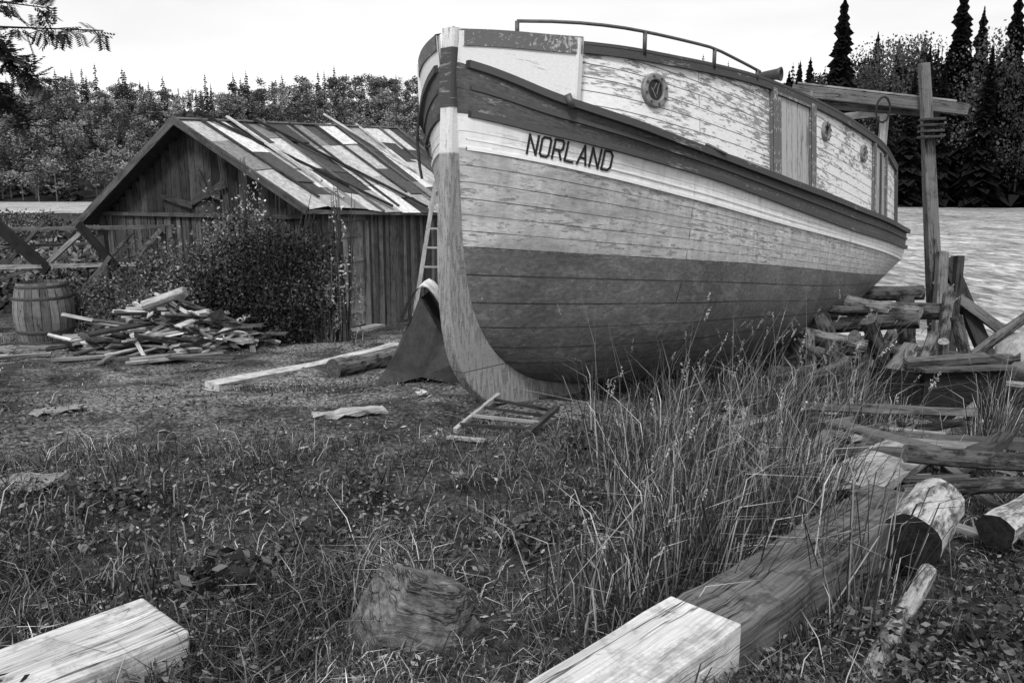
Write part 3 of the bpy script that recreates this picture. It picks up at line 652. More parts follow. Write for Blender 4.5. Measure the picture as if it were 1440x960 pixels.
# ------------------------------------------------------------ pole with crossbeam
pole=empty('timber_gallows'); mb=MB()
mb.box((6.45,11.7,-1.3),(5.78,11.7,3.38),.21,.17,up=(0,1,0),tone=.15,taper=.62,segs=6,jit=.006)
mb.box((4.25,12.6,3.12),(6.42,11.62,2.74),.13,.16,tone=.13,segs=4,jit=.006); mb.box((4.3,12.75,2.95),(6.2,11.95,2.72),.12,.10,tone=.10,segs=3,jit=.006)
mb.box((4.35,12.62,3.22),(6.3,11.72,2.86),.20,.03,tone=.26)
mb.box((4.45,12.9,-1.3),(4.42,12.85,3.0),.15,.15,tone=.13,up=(0,1,0))
mb.box((6.30,11.58,.65),(7.05,11.2,-1.15),.20,.13,tone=.05,up=(0,1,0)); mb.box((6.22,11.55,.75),(6.0,11.0,-1.1),.14,.12,tone=.16,up=(0,1,0))
mb.box((6.12,11.5,.35),(7.3,11.0,-.6),.14,.09,tone=.12,up=(0,1,0)); mb.box((6.42,11.5,.7),(6.30,11.25,-1.1),.10,.2,tone=.05,up=(0,1,0))
for z in (2.36,2.44,2.52,2.60): mb.box((5.76,11.56,z),(6.04,11.58,z+.01),.22,.035,tone=.07)
mb.finish('gallows_timbers',[M_beam],pole,bevel=.008)
mb=MB(); q=Vector((5.35,12.05,2.85)); mb.tube([q+Vector((.10*math.cos(a),-.15,.18*math.sin(a)-.08)) for a in np.linspace(0,6.28,14)],.016,6,.03); mb.finish('hanging_rope',[M_canvas],pole)

# ------------------------------------------------------------ foreground timbers
def one(name,mb,mats,**k):
    return mb.finish(name,mats,None,**k)
mb=MB(); d45=Vector((.7071,.7071,0))
m0=Vector((.31,2.37,0)); top=.055
def bl(k,dz=0): c=m0+d45*k; return Vector((c.x,c.y,top-.155-.022*max(k,0)+dz))
mb.box(bl(-.9),bl(.60),.31,.31,tone=.50,segs=8,jit=.003,mi=0,emi=1)
mb.box(bl(.58,-.018),bl(2.6,-.01),.306,.285,tone=.095,segs=18,jit=.008,mi=2,emi=1)
one('squared_timber',mb,[M_beam,M_end,M_rot],bevel=.008)
mb=MB(); e0=Vector((-1.345,2.835,-.125));dd=Vector((-.67,-.74,0)); mb.box(e0,e0+dd*1.8,.40,.25,tone=.46,segs=8,jit=.005,emi=0)
one('squared_timber.001',mb,[M_beam,M_end],bevel=.012)
import bmesh
from mathutils import noise
def rock(name,c,sx,sy,sz,rot=0):
    bm=bmesh.new(); bmesh.ops.create_icosphere(bm,subdivisions=6,radius=1.15)
    pl=[((-.75,-.45,.5),.52),((.35,-.75,.55),.50),((.85,-.1,.55),.60),((0,.3,1),.62),((-.3,.8,.5),.6),((-1,.1,.1),.72),((.1,-1,.05),.66),((.95,-.5,.1),.80),((.6,.7,.4),.65)]
    pl=[(Vector(n).normalized(),d) for n,d in pl]
    for v in bm.verts:
        p=v.co.copy()
        for n,dist in pl:
            k=p.dot(n)-dist
            if k>0: p-=n*k*.98
        p+=p.normalized()*(noise.noise(p*3.3)*.05+abs(noise.noise(Vector((p.x*2,p.y*2,p.z*14))))*.045+noise.noise(p*12)*.02)
        ca,sa=math.cos(rot),math.sin(rot); p=Vector((p.x*sx,p.y*sy,p.z*sz)); v.co=Vector((p.x*ca-p.y*sa,p.x*sa+p.y*ca,p.z))
    me=bpy.data.meshes.new(name); bm.to_mesh(me); bm.free(); me.materials.append(M_rock)
    for p in me.polygons:p.use_smooth=True
    o=bpy.data.objects.new(name,me); o.location=c; o.rotation_euler=(.12,.28,0); scene.collection.objects.link(o)
rock('rock',(-.39,2.96,-.14),.36,.30,.36,-.25)
mb=MB(); mb.log((1.95,3.65,-.08),(2.32,4.10,-.05),.14,.13,20,.38,6,.05,0,1,.022); one('cut_log',mb,[M_bark,M_end],smooth=False)
mb=MB(); mb.log((1.15,2.45,-.20),(1.92,3.42,-.12),.05,.038,12,.32,8,.08,0,1,.2,bend=.03); one('birch_log',mb,[M_bark,M_end])
mb=MB(); mb.log((2.55,3.95,-.16),(3.1,4.3,-.10),.10,.09,14,.40,6,.08,0,1,.03); one('cut_log.001',mb,[M_bark,M_end])
mb=MB(); mb.log((2.45,4.75,.0),(3.8,4.6,-.02),.06,.05,12,.08,6,.1,0,1,.2,bend=.06); one('driftwood_log',mb,[M_bark,M_end])
mb=MB(); mb.log((2.3,4.45,-.14),(3.9,4.25,-.1),.05,.05,12,.09,6,.1,0,1,.15,bend=.06); one('driftwood_log.001',mb,[M_bark,M_end])
mb=MB()
for p0,p1,w,h,t in (((2.0,4.5,-.12),(2.75,5.3,-.16),.34,.05,.32),((1.85,5.0,-.18),(2.6,6.0,-.15),.16,.04,.14),((2.0,5.6,-.2),(2.7,5.0,-.1),.16,.05,.08),((2.3,5.9,-.12),(2.9,5.2,-.15),.12,.06,.10),
 ((1.8,5.3,-.25),(2.5,5.5,-.12),.10,.04,.28),((2.5,5.6,-.16),(3.4,5.4,-.2),.16,.04,.2),((2.9,5.0,-.2),(3.6,5.6,-.15),.14,.05,.06),((2.4,6.4,-.15),(3.75,6.25,-.15),.10,.06,.12),((2.2,5.2,.0),(2.45,5.6,-.2),.10,.04,.12),((1.7,4.7,-.22),(2.3,4.9,-.2),.12,.04,.07),
 ((1.7,5.4,-.3),(2.9,6.1,-.25),.15,.05,.06),((2.6,5.9,-.25),(3.9,5.7,-.25),.16,.06,.08),((2.1,5.9,-.28),(1.6,5.1,-.3),.12,.05,.2)):
    mb.box(p0,p1,w,h,tone=t,jit=.014,segs=4,up=(random.uniform(-.2,.2),random.uniform(-.2,.2),1))
for i in range(90):
    cx=random.uniform(1.7,4.2);cy=random.uniform(4.2,7.2);a=random.uniform(0,3.14);d=Vector((math.cos(a),math.sin(a),random.gauss(0,.18)))*random.uniform(.06,.32);c=Vector((cx,cy,gz(cx,cy)+random.uniform(.04,.20)));mb.box(c-d,c+d,random.uniform(.03,.10),.022,tone=random.choice((.04,.06,.1,.2,.45)),jit=.01,up=(random.gauss(0,.3),random.gauss(0,.3),1))
one('scrap_board_heap',mb,[M_wood])
mb=MB(); mb.box((4.1,7.75,-.42),(5.0,7.9,-.42),.08,.55,tone=.02); mb.box((4.1,7.75,-.42),(3.9,8.4,-.5),.05,.5,tone=.02)
mb.box((4.05,7.7,-.13),(5.05,7.85,-.13),.14,.03,tone=.08); one('plank_bulkhead',mb,[M_wood])
mb=MB(); c=Vector((5.75,8.95,-.52)); rows=[];U=[]
for i in range(19):
    k=i/18; q=k*2-1; rad=max(1-abs(q)**2.6,0)**.5
    rows.append([c+Vector((k*1.7-.2,.12*k,0))+Vector((0,-.40*rad*math.cos(a),.26+.34*rad*math.sin(a))) for a in np.linspace(0,2*math.pi,25)]);U.append([(k*2.2,a*.3) for a in np.linspace(0,2*math.pi,25)])
mb.grid(rows,U,tone=.30)
for xx in (5.95,6.9): mb.box((xx,8.75,-.75),(xx,9.2,-.75),.16,.55,tone=.12)
one('steel_tank_float',mb,[M_metal],smooth=True)

# ------------------------------------------------------------ mid-ground objects
bar=empty('wooden_barrel'); bx,by=-7.65,12.9; g0=gz(bx,by); mb=MB(); n=22; hB=1.02
for j in range(n):
    t=random.uniform(.10,.22); a0_=2*math.pi*j/n+.01;a1_=2*math.pi*(j+1)/n-.01; rows=[];U=[]
    for i in range(9):
        k=i/8; r=.36+.09*math.sin(math.pi*k); rows.append([Vector((bx+r*math.cos(a),by+r*math.sin(a),g0-.04+hB*k)) for a in (a0_,a1_)]);U.append([(k*.9+j*3,0),(k*.9+j*3,.1)])
    mb.grid(rows,U,tone=t)
mb.lathe((bx,by,g0-.04),(0,0,1),[(.35,.0),(.43,hB*.5),(.34,hB-.05),(.001,hB-.05)],22,.05); mb.finish('staves',[M_wood],bar)
mb=MB()
for k in (.06,.24,.76,.94): r=.36+.09*math.sin(math.pi*k)+.006; mb.lathe((bx,by,g0-.04+hB*k),(0,0,1),[(r,-.025),(r+.004,0),(r,.025)],28,.05)
mb.finish('hoops',[M_metal],bar)
mb=MB()
for p0,p1,w,h,t in (((-9.6,14.0,.95),(-6.0,14.3,1.0),.05,.06,.12),((-10,13.8,.30),(-6.6,14.0,.36),.05,.06,.26),((-9.0,14.0,1.08),(-8.1,13.9,.25),.06,.20,.02),((-7.6,14.1,1.05),(-6.9,13.9,.30),.06,.14,.02),
 ((-8.4,14.2,.25),(-7.5,14.2,1.0),.05,.08,.28),((-6.9,14.1,.2),(-6.2,14.2,.95),.05,.08,.12),((-9.4,14.3,-.9),(-9.3,14.3,1.0),.1,.1,.08),((-7.3,14.4,-.9),(-7.3,14.3,1.0),.1,.1,.08),((-6.3,14.3,-.9),(-6.2,14.3,1.0),.08,.08,.08),
 ((-9.9,14.2,.2),(-8.9,14.2,.85),.05,.08,.2),((-9.8,14.0,.62),(-7.4,14.6,.7),.04,.05,.12),((-7.9,13.7,-.8),(-7.0,13.9,.5),.04,.06,.12),((-9.2,14.1,.1),(-8.2,14.1,1.1),.04,.06,.1),((-8.0,14.2,-.4),(-6.8,14.4,.9),.04,.05,.15),((-9.9,14.4,-.2),(-8.0,14.4,.5),.05,.05,.1)):
    mb.box(p0,p1,w,h,tone=t,jit=.008)
one('pole_rack',mb,[M_wood])
mb=MB()
for i in range(190):
    r=random.random()**.6; a=random.uniform(0,6.28); cx=-5.35+1.45*r*math.cos(a);cy=12.2+.75*r*math.sin(a); h=.72*(1-r)**.8*random.uniform(.3,1)
    z=gz(cx,cy)+.03+h; ln=random.uniform(.35,1.4); th=random.gauss(0,.8) ; d=Vector((math.cos(th),math.sin(th),random.gauss(0,.2)))*ln*.5; c=Vector((cx,cy,z+abs(d.z)*.5))
    mb.box(c-d,c+d,random.uniform(.04,.13),random.uniform(.015,.05),tone=random.choice((.05,.08,.12,.2,.32,.5,.65)),up=(random.gauss(0,.4),random.gauss(0,.4),1),jit=.008)
mb.log((-5.6,12.0,-.1),(-4.95,12.0,.12),.08,.08,10,.35,3,.08,0,0,.4)
one('scrap_wood_pile',mb,[M_wood])
mb=MB()
for i in range(24):
    cx=random.uniform(-8.4,-4.2);cy=random.uniform(10.4,12);a=random.gauss(.3,.6);d=Vector((math.cos(a),math.sin(a),0))*random.uniform(.1,.5); c=Vector((cx,cy,gz(cx,cy)+.05)); mb.box(c-d,c+d,.08,.03,tone=random.choice((.1,.2,.45)),jit=.01)
mb.log((-7.0,12.2,gz(-7,12.2)+.1),(-6.3,12.6,gz(-6.3,12.6)+.12),.08,.08,10,.3,3,.05,0,0)
one('loose_boards',mb,[M_wood])
mb=MB(); a=Vector(gp(-3.35,8.65,.05));b=Vector(gp(-1.75,12.1,.06)); mb.box(a,b,.24,.09,tone=.50,segs=6,jit=.012,sag=.03); one('long_plank',mb,[M_beam])
mb=MB(); mb.log(gp(-2.18,9.5,.10),gp(-1.55,10.5,.10),.125,.12,14,.15,5,.06,0,1,.10); one('short_log',mb,[M_bark,M_end])
mb=MB(); rows=[];U=[]
for i in range(25):
    k=i/24; y0=8.75+1.5*k; rg=Vector((-1.02+.18*k,y0,gz(-1,y0)+1.02-.18*abs(k-.3))); r=[];u=[]
    for j in range(21):
        q=j/20*2-1; x=q*(.34+.16*abs(q)); z=-(abs(q)**1.2)*1.02+.06*math.sin(k*17+q*3)*abs(q); r.append(rg+Vector((x+.05*math.sin(k*23+abs(q)*5)*abs(q),.04*math.sin(q*14)*abs(q),z)));u.append((k,q))
    rows.append(r);U.append(u)
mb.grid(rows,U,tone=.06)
f=[rows[0][j] for j in range(21)]; ctr=mb.av(rows[0][10]-Vector((0,0,.9)),.06)
for j in range(20): mb.af([ctr,mb.av(f[j+1],.06),mb.av(f[j],.06)],[(0,0)]*3)
rows=[[Vector((-1.06+q*.30+.08,8.7+.7*k,gz(-1,8.8)+1.12-.46*abs(q)**1.6)) for q in np.linspace(-1,1,11)] for k in np.linspace(0,1,6)]
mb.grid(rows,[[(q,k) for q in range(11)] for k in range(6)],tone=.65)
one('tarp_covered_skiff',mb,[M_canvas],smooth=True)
mb=MB(); a0v=Vector((-1.5,11.2,-.75));a1v=Vector((-1.12,11.9,1.75)); off=Vector((.34,-.05,0))
mb.box(a0v,a1v,.03,.06,tone=.3,up=(1,0,0)); mb.box(a0v+off,a1v+off*.8,.03,.06,tone=.3,up=(1,0,0))
for k in np.linspace(.08,.95,9): p=a0v.lerp(a1v,k); mb.box(p,p+off*(1-.2*k),.03,.025,tone=.35)
one('ladder',mb,[M_wood])
def gpx(x,y,h=.03): return Vector((x,y,gz(x,y)+h))
for k,(x0,y0,x1,y1,w,t) in enumerate(((-1.75,6.75,-1.15,7.0,.16,.36),(-3.9,4.9,-2.9,4.8,.26,.24),(-4.3,6.9,-3.9,7.0,.14,.26),(-.95,7.7,-.85,7.75,.08,.6),(-.4,5.0,-.3,5.0,.07,.3))):
    mb=MB(); mb.box(gpx(x0,y0,.03),gpx(x1,y1,.035),w,.022,tone=t,segs=7,jit=.02); one('ground_board' if k==0 else 'ground_board.%03d'%k,mb,[M_wood])

# ------------------------------------------------------------ vegetation
def excl(x,y):
    x=np.asarray(x);y=np.asarray(y); rx=x-m0.x;ry=y-m0.y; al=rx*.7071+ry*.7071;ac=rx*.7071-ry*.7071
    e=(np.abs(ac)<.165)&(al>-1)&(al<2.6)
    rx=x-e0.x;ry=y-e0.y;al=rx*dd.x+ry*dd.y;ac=rx*dd.y-ry*dd.x; e|=(np.abs(ac)<.21)&(al>-.02)&(al<1.9)
    e|=((x+.39)**2/.07+(y-2.96)**2/.05)<1
    sx=(x-BX)*A[0]+(y-BY)*A[1];wx=np.abs((x-BX)*P[0]+(y-BY)*P[1]); e|=(sx>.3)&(sx<8.5)&(wx<.9)
    return e
n=205000; az=rng.uniform(-.85,.85,n); Y=1.5*(16/1.5)**rng.random(n); X=az*Y
dens=.06+2.7*vnoise(X,Y,.9,11)*vnoise(X,Y,.28,12)
bare=sm((Y-4.6)/2.5)*np.where(X<0,1,.6); dens*=1-.88*bare*(vnoise(X,Y,1.3,13)>.30)
keep=(rng.random(n)<dens)&(~excl(X,Y))&(G(X,Y,False)>WATER-.02); X=X[keep];Y=Y[keep]; n=len(X)
h=rng.gamma(2.2,.026,n)+.015; pt=vnoise(X,Y,.8,14); h*=(.45+1.7*pt)*np.clip(1.35-Y/9,.30,1)
h*=np.where((np.abs(X+.4)<.4)&(Y<3.0)&(Y>2.2),.5,1)
ln=rng.normal(size=(n,3))*.75; ln[:,2]=0
wd=np.maximum(.0032+.003*rng.random(n),Y*.0008)
tn=rng.choice([.02,.04,.07,.13,.26,.45],n,p=[.2,.24,.22,.17,.11,.06])*rng.uniform(.7,1.3,n)*(.35+1.25*vnoise(X,Y,.5,15))
Bp=np.stack([X,Y,G(X,Y)-.005],1); Vg=blades(Bp,h,ln,wd,.9)
VG=[Vg.reshape(-1,3)];TG=[np.repeat(tn,8)]
tc=[]
for _ in range(185):
    r=random.random()
    if r<.38: x=random.gauss(1.15,.42);y=random.gauss(5.0,.75)
    elif r<.72: x=random.gauss(2.7,.75);y=random.gauss(7.2,.6)
    elif r<.86: x=random.uniform(.3,1.9); y=x*.95+2.35+random.uniform(.1,.6)
    else: x=random.uniform(2.6,4.8);y=random.uniform(3.0,7)
    tc.append((x,y,random.choice((.25,.35,.5,.65,.85))*random.uniform(.85,1.15)))
for _ in range(110): 
    x=random.uniform(-3.5,1.4);y=random.uniform(2.0,5.8); tc.append((x,y,random.uniform(.12,.30)))
for _ in range(40): x=random.uniform(-9,-2.5);y=random.uniform(12.6,13.6); tc.append((x,y,random.uniform(.2,.4)))
seedV=[];seedT=[]
for x,y,hh in tc:
    if bool(excl(x,y)) or (x<.6 and y>5.6 and y<12): continue
    if -.95<x<.15 and 2.1<y<3.1: continue
    m=int(75*max(hh,.35)); px=x+rng.normal(size=m)*.10;py=y+rng.normal(size=m)*.10; h=hh*rng.uniform(.3,1.15,m)
    ln=np.stack([px-x,py-y,0*px],1)*2.2+rng.normal(size=(m,3))*.33; ln[:,2]=0; ln[:,0]+=.08
    B_=np.stack([px,py,G(px,py)-.01],1); VG.append(blades(B_,h,ln,np.full(m,.004)+rng.random(m)*.005,1.2).reshape(-1,3)); TG.append(np.repeat(rng.choice([.025,.05,.11,.24,.45],m,p=[.27,.3,.22,.13,.08]),8))
    if hh>.3:
        for _ in range(3 if hh>.5 else 1):
            bx_=x+random.gauss(0,.07);by_=y+random.gauss(0,.07);H=hh*random.uniform(1.1,1.5);l=np.array([random.gauss(.14,.22),random.gauss(0,.15),0])
            b0=np.array([[bx_,by_,gz(bx_,by_)]]);VG.append(blades(b0,np.array([H]),l[None],np.array([.0035]),.1).reshape(-1,3));TG.append(np.full(8,.22))
            if random.random()<.5:
                tip=b0[0]+np.array([0,0,H*.975])+l*H; k=26; ll=random.uniform(.06,.12); ax_=l*.65+np.array([0,0,.4]); ax_=ax_/np.linalg.norm(ax_); tt=rng.random(k)[:,None]; C=tip-ax_*ll*tt+rng.normal(size=(k,3))*.0035
                seedV.append(leaves(C,.013,.4).reshape(-1,3)); seedT.append(np.full(k*4,random.choice((.2,.3,.45))))
VG+=seedV;TG+=seedT
build_np('grass',np.concatenate(VG),np.concatenate(TG),M_grass)
n=34000; az=rng.uniform(-.8,.8,n);Y=1.6*(9/1.6)**rng.random(n);X=az*Y; k=(vnoise(X,Y,.5,21)*vnoise(X,Y,1.5,22)>.27)&(~excl(X,Y)); X=X[k];Y=Y[k];n=len(X)
C=np.stack([X,Y,G(X,Y)+rng.random(n)*.07+.01],1); VW=[leaves(C,rng.uniform(.018,.05,n),.5,.6).reshape(-1,3)];TW=[np.repeat(rng.choice([.02,.04,.07,.13,.22],n),4)]
for x,y,r,hh,s in ((-1.25,3.3,.22,.25,.07),(-1.0,3.7,.2,.2,.06),(-.9,4.6,.15,.2,.05),(.1,3.9,.15,.16,.05),(1.5,2.9,.2,.25,.05),(2.0,3.0,.25,.3,.05),(.95,2.55,.1,.2,.03),(2.5,3.4,.25,.3,.05),(-1.7,2.3,.2,.2,.05),(.5,5.6,.15,.3,.05),(-2.3,4.3,.2,.18,.05),(2.0,2.6,.3,.3,.04),(2.9,4.0,.3,.35,.05),(-.9,2.5,.15,.15,.04),(1.0,2.2,.2,.12,.04),(2.3,2.9,.3,.3,.05)):
    m=170; a=rng.uniform(0,6.28,m);q=np.sqrt(rng.random(m))*r; px=x+q*np.cos(a);py=y+q*np.sin(a); C=np.stack([px,py,G(px,py)+rng.random(m)**.7*hh*(1-.5*q/r)],1)
    VW.append(leaves(C,rng.uniform(s*.7,s*1.3,m),.5,.5).reshape(-1,3));TW.append(np.repeat(rng.choice([.02,.04,.07,.12],m),4))
build_np('weeds',np.concatenate(VW),np.concatenate(TW),M_leaf)
n=4600; az=rng.uniform(-.75,.7,n);Y=2.0*(13/2.)**rng.random(n);X=az*Y;k=~excl(X,Y);X=X[k];Y=Y[k];n=len(X)
C=np.stack([X,Y,G(X,Y)+.018],1); build_np('wood_chips',leaves(C,rng.gamma(2,.011,n)+.010,.4,.9).reshape(-1,3),np.repeat(rng.choice([.12,.2,.35,.5],n,p=[.3,.35,.22,.13]),4),M_grass)
def bush(name,x,y,rx,ry,h,nl,size,tones,clumps=14,stems=True):
    e=empty(name); g0=gz(x,y); C=[];T=[]
    for _ in range(clumps):
        a=random.uniform(0,6.28);r=random.random()**.5; cx=x+rx*.75*r*math.cos(a);cy=y+ry*.75*r*math.sin(a);cz=g0+h*random.uniform(.12,.85)*(1-.3*r); m=nl//clumps
        p=rng.normal(size=(m,3));p=unit(p)*(rng.random((m,1))**.45)*np.array([rx*.34,ry*.36,h*.21])*rng.uniform(.6,1.25); C.append(p+np.array([cx,cy,cz])); t=random.choice(tones); T.append(t*rng.uniform(.4,1.6,m))
    C=np.concatenate(C);T=np.concatenate(T);C[:,2]=np.maximum(C[:,2],g0+.02)
    build_np(name+'_leaves',leaves(C,rng.uniform(size*.6,size*1.3,len(C)),.55).reshape(-1,3),np.repeat(T,4),M_leaf,e)
    if stems:
        mb=MB()
        for _ in range(22):
            a=random.uniform(0,6.28);q=Vector((x+.15*math.cos(a),y+.15*math.sin(a),g0-.05)); p=Vector((x+rx*.8*math.cos(a)*random.random(),y+ry*.8*math.sin(a)*random.random(),g0+h*random.uniform(.6,1.05))); mb.tube([q,q.lerp(p,.5)+Vector((0,0,.1)),p],[.015,.01,.004],5,.07)
        mb.finish(name+'_stems',[M_bark],e)
bush('shrub',-5.2,13.1,1.35,.6,2.15,16000,.062,(.05,.08,.12,.17,.23),48)
bush('shrub.001',-3.9,12.8,1.25,.65,2.3,18000,.058,(.025,.045,.07,.11),50)
bush('shrub.002',-4.35,13.0,.75,.4,3.0,4200,.06,(.18,.28,.38),22)
bush('shrub.003',-3.05,12.9,.40,.3,1.6,1300,.07,(.18,.28,.36),12)
bush('shrub.004',-6.9,13.4,1.1,.5,1.3,3500,.06,(.07,.11,.16),16,False)
bush('shrub.005',-2.85,13.0,.42,.3,2.5,560,.055,(.25,.38),10)
C=[];T=[]
for _ in range(130):
    az_=random.uniform(-.85,-.48);y=random.uniform(16,60);x=az_*y;g0=gz(x,y);m=240;h=random.uniform(.5,1.3)+.008*y
    p=unit(rng.normal(size=(m,3)))*(rng.random((m,1))**.4)*np.array([1.1,1.1,h*.6]);C.append(p+np.array([x,y,g0+h*.35]));T.append(np.full(m,random.choice((.03,.06,.1,.16)))*rng.uniform(.5,1.5,m))
C=np.concatenate(C);build_np('background_shrubs',leaves(C,rng.uniform(.1,.22,len(C)),.6).reshape(-1,3),np.repeat(np.concatenate(T),4),M_leaf)
row=empty('rowan_tree'); mb=MB(); g0=gz(-6.6,7.8)
mb.tube([(-6.6,7.8,g0-.1),(-6.65,7.8,.8),(-6.5,7.75,2.0),(-6.55,7.7,3.2),(-6.4,7.7,4.4)],[.13,.12,.1,.08,.04],10,.12)
limbs=[[(-6.5,7.75,2.3),(-5.6,7.6,2.85),(-4.6,7.5,3.05),(-3.60,7.4,3.0)],[(-6.5,7.7,2.6),(-5.6,7.6,3.2),(-4.9,7.5,3.3),(-4.0,7.4,3.18)],[(-6.5,7.75,2.0),(-5.4,7.6,2.65),(-4.6,7.5,2.78),(-4.2,7.45,2.55)],[(-5.2,7.6,2.7),(-4.7,7.5,2.6),(-4.40,7.4,2.15)],[(-6.5,7.7,3.3),(-5.4,7.5,3.7),(-4.4,7.4,3.4)],[(-6.5,7.8,3.5),(-7.4,8.2,4.2),(-8.0,8.4,4.3)],[(-5.3,7.6,2.9),(-4.8,7.5,2.95),(-4.35,7.4,2.75)]]
LV=[];LT=[]
for lb in limbs:
    mb.tube([Vector(p) for p in lb],[.03,.018,.010,.004][:len(lb)] if len(lb)==4 else [.025,.014,.005],6,.06)
    for k in range(85):
        t=random.uniform(.3,1.0)*(len(lb)-1);i=min(int(t),len(lb)-2);p=Vector(lb[i]).lerp(Vector(lb[i+1]),t-i); d=Vector((random.uniform(-.6,1),random.uniform(-1,1),random.uniform(-.9,.5))).normalized()*random.uniform(.12,.22)
        mb.tube([p,p+d*.5,p+d+Vector((0,0,-.02))],.0025,4,.05); sd=d.cross(Vector((0,0,1))).normalized(); tone=random.choice((.03,.05,.08,.13))
        for q in np.linspace(.25,1,7):
            c=p+d*q
            for sg in (-1,1):
                tip=c+sd*sg*.055+d*.14+Vector((0,0,-.012)); m_=(c+tip)/2; wv=d.normalized()*.011
                LV+= [tuple(c),tuple(m_+wv),tuple(tip),tuple(m_-wv)];LT+=[tone]*4
mb.finish('trunk_and_limbs',[M_bark],row,smooth=True); build_np('leaflets',np.array(LV),np.array(LT),M_leaf,row)

# ------------------------------------------------------------ forest
def v_spruce(levels,br):
    Q=[]; r=rng
    for i in range(levels):
        k=i/(levels-1); z=.06+.94*k; R=(.19*(1-k)**.85+.008)*(r.uniform(.6,1.15))
        for j in range(br):
            a=r.uniform(0,6.283);q=R*r.uniform(.5,1.25);d=np.array([math.cos(a),math.sin(a),0]);s=np.array([-d[1],d[0],0]);c=np.array([0,0,z]); w=q*.30; dr_=-q*.35
            Q.append([c,c+d*q*.55+s*w+[0,0,dr_*.4],c+d*q+[0,0,dr_],c+d*q*.55-s*w+[0,0,dr_*.4]])
            Q.append([c+[0,0,.012],c+d*q*.5+[0,0,.006],c+d*q*.95+[0,0,dr_],c+d*q*.5+[0,0,-.04]])
    w=.012
    for a in (0,1.57): d=np.array([math.cos(a)*w,math.sin(a)*w,0]); Q.append([-d,d,d*.2+[0,0,.98],-d*.2+[0,0,.98]])
    return np.array(Q,float).reshape(-1,3)
def v_decid(n,cl=9,s0=.028,s1=.065):
    C=[]
    for _ in range(cl):
        a=rng.uniform(0,6.28);q=rng.uniform(0,.2);c=np.array([q*math.cos(a),q*math.sin(a),rng.uniform(.25,.90)]);m=n//cl
        C.append(c+unit(rng.normal(size=(m,3)))*(rng.random((m,1))**.35)*np.array([.14,.14,.11])*rng.uniform(.6,1.15))
    C=np.concatenate(C);V_=leaves(C,rng.uniform(s0,s1,len(C)),.8).reshape(-1,3)
    Q=[]
    for a in (0,1.57): d=np.array([math.cos(a)*.012,math.sin(a)*.012,0]); Q.append([-d,d,d*.3+[0,0,.8],-d*.3+[0,0,.8]])
    return np.concatenate([V_,np.array(Q).reshape(-1,3)])
SP=[v_spruce(18,6) for _ in range(6)];DE=[v_decid(380) for _ in range(6)]; SPH=[v_spruce(60,12) for _ in range(3)];DEH=[v_decid(3600,26,.010,.024) for _ in range(4)]
FV=[];FT=[]
def put(var,x,y,h,wid,tone,z=None):
    a=random.uniform(0,6.28);ca,sa=math.cos(a),math.sin(a);v=var*np.array([h*wid,h*wid,h]); z=float(G(x,y,False)) if z is None else z
    o=np.stack([v[:,0]*ca-v[:,1]*sa+x,v[:,0]*sa+v[:,1]*ca+y,v[:,2]+z-.3],1);FV.append(o)
    nq=len(v)//4; FT.append(np.repeat(rng.uniform(.6,1.4,nq)*tone,4))
def rsz(az): return float(np.interp(az,[-1.5,-.7,.2,.35,.8,1.5],[240,250,240,165,150,150]))
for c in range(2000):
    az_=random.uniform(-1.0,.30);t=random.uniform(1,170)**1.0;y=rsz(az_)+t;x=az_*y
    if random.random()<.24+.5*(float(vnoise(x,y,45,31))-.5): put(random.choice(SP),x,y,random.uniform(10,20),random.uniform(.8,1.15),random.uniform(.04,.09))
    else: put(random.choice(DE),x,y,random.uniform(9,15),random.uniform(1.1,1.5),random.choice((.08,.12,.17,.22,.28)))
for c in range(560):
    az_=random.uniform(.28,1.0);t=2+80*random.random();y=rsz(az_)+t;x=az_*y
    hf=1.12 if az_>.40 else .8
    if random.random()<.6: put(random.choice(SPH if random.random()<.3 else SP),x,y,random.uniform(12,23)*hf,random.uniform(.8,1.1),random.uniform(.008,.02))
    else: put(random.choice(DE),x,y,random.uniform(10,19)*hf,random.uniform(.8,1.1),random.choice((.015,.025,.05,.09)))
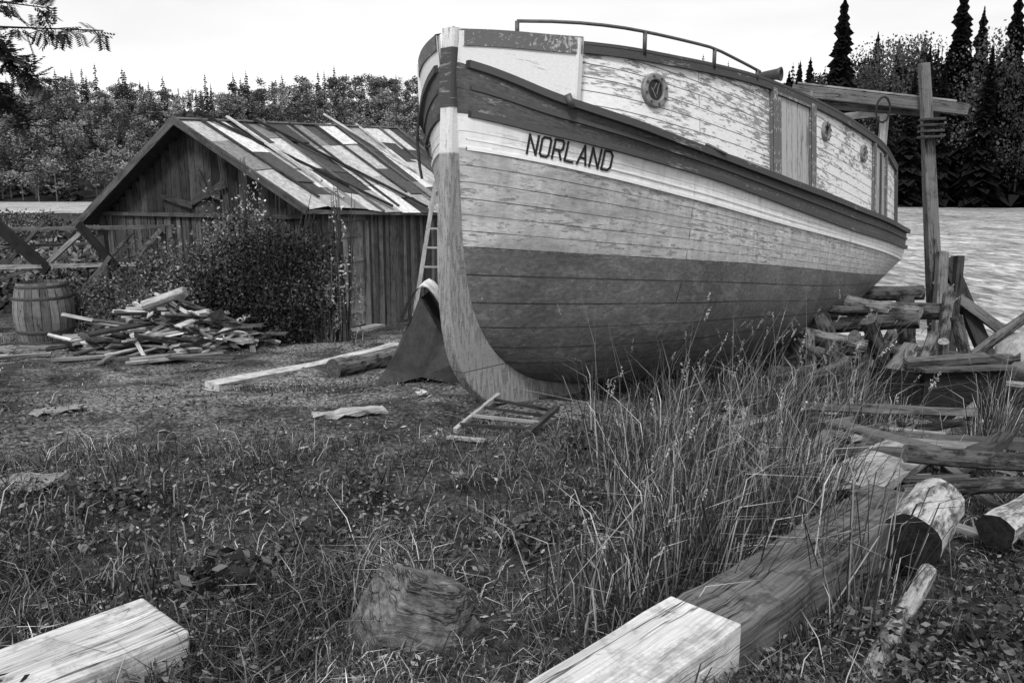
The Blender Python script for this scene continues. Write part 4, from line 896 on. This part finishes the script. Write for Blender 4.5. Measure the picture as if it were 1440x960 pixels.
for az_,y,h,kind,t in ((.394,168,41,0,.014),(.345,176,15,0,.02),(.43,172,33,1,.10),(.47,175,33,1,.09),(.50,165,30,0,.02),(.535,163,42,0,.012),(.56,170,36,0,.02),(.585,160,36,1,.08),(.60,158,40,0,.012),(.64,156,42,0,.014),(.455,165,24,0,.02),(.41,178,22,0,.025),(.52,160,27,0,.012),(.575,155,30,0,.012),(.62,154,29,1,.05),(.445,168,28,1,.06),(.485,162,26,0,.015),(.36,178,18,1,.08),(.42,165,18,1,.05),(.63,160,36,0,.012),(.555,160,33,1,.09)):
    put(random.choice(SPH if kind==0 else DEH),az_*y,y,h,.8 if kind==0 else .8,t)
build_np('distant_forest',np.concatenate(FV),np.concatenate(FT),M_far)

# ------------------------------------------------------------ light, sky, camera
EL,AZ=52,196
w=bpy.data.worlds.new('World'); scene.world=w; w.use_nodes=True; nt=w.node_tree; nt.nodes.clear()
sk=N(nt,'ShaderNodeTexSky',sky_type='NISHITA'); sk.sun_disc=False; sk.sun_elevation=math.radians(EL); sk.sun_rotation=math.radians(AZ)
bwv=N(nt,'ShaderNodeRGBToBW',{0:sk.outputs[0]}).outputs[0]
gen=N(nt,'ShaderNodeTexCoord').outputs['Generated']
cn=NOISE(nt,SCL(nt,gen,1.2,1.2,5),1.6,5,.55,.3)
cloud=RAMP(nt,cn,.3,.7,6.9,8.8)
mixv=MIX(nt,.85,bwv,cloud)
bg=N(nt,'ShaderNodeBackground',{'Color':COL(nt,mixv),'Strength':.135}); N(nt,'ShaderNodeOutputWorld',{'Surface':bg.outputs[0]})
sd=bpy.data.lights.new('sun','SUN'); sd.energy=2.7; sd.angle=math.radians(12); so=bpy.data.objects.new('sun',sd); scene.collection.objects.link(so)
el,a=math.radians(EL),math.radians(AZ); dirv=Vector((math.sin(a)*math.cos(el),math.cos(a)*math.cos(el),math.sin(el)))
so.rotation_euler=dirv.to_track_quat('Z','Y').to_euler(); so.location=(0,0,30)
cam=bpy.data.cameras.new('camera'); cam.lens=28; cam.sensor_width=36; cam.clip_end=3000; cam.clip_start=.05
co=bpy.data.objects.new('camera',cam); co.location=(0,0,1.6); co.rotation_euler=(math.radians(90-10.6),0,0); scene.collection.objects.link(co); scene.camera=co
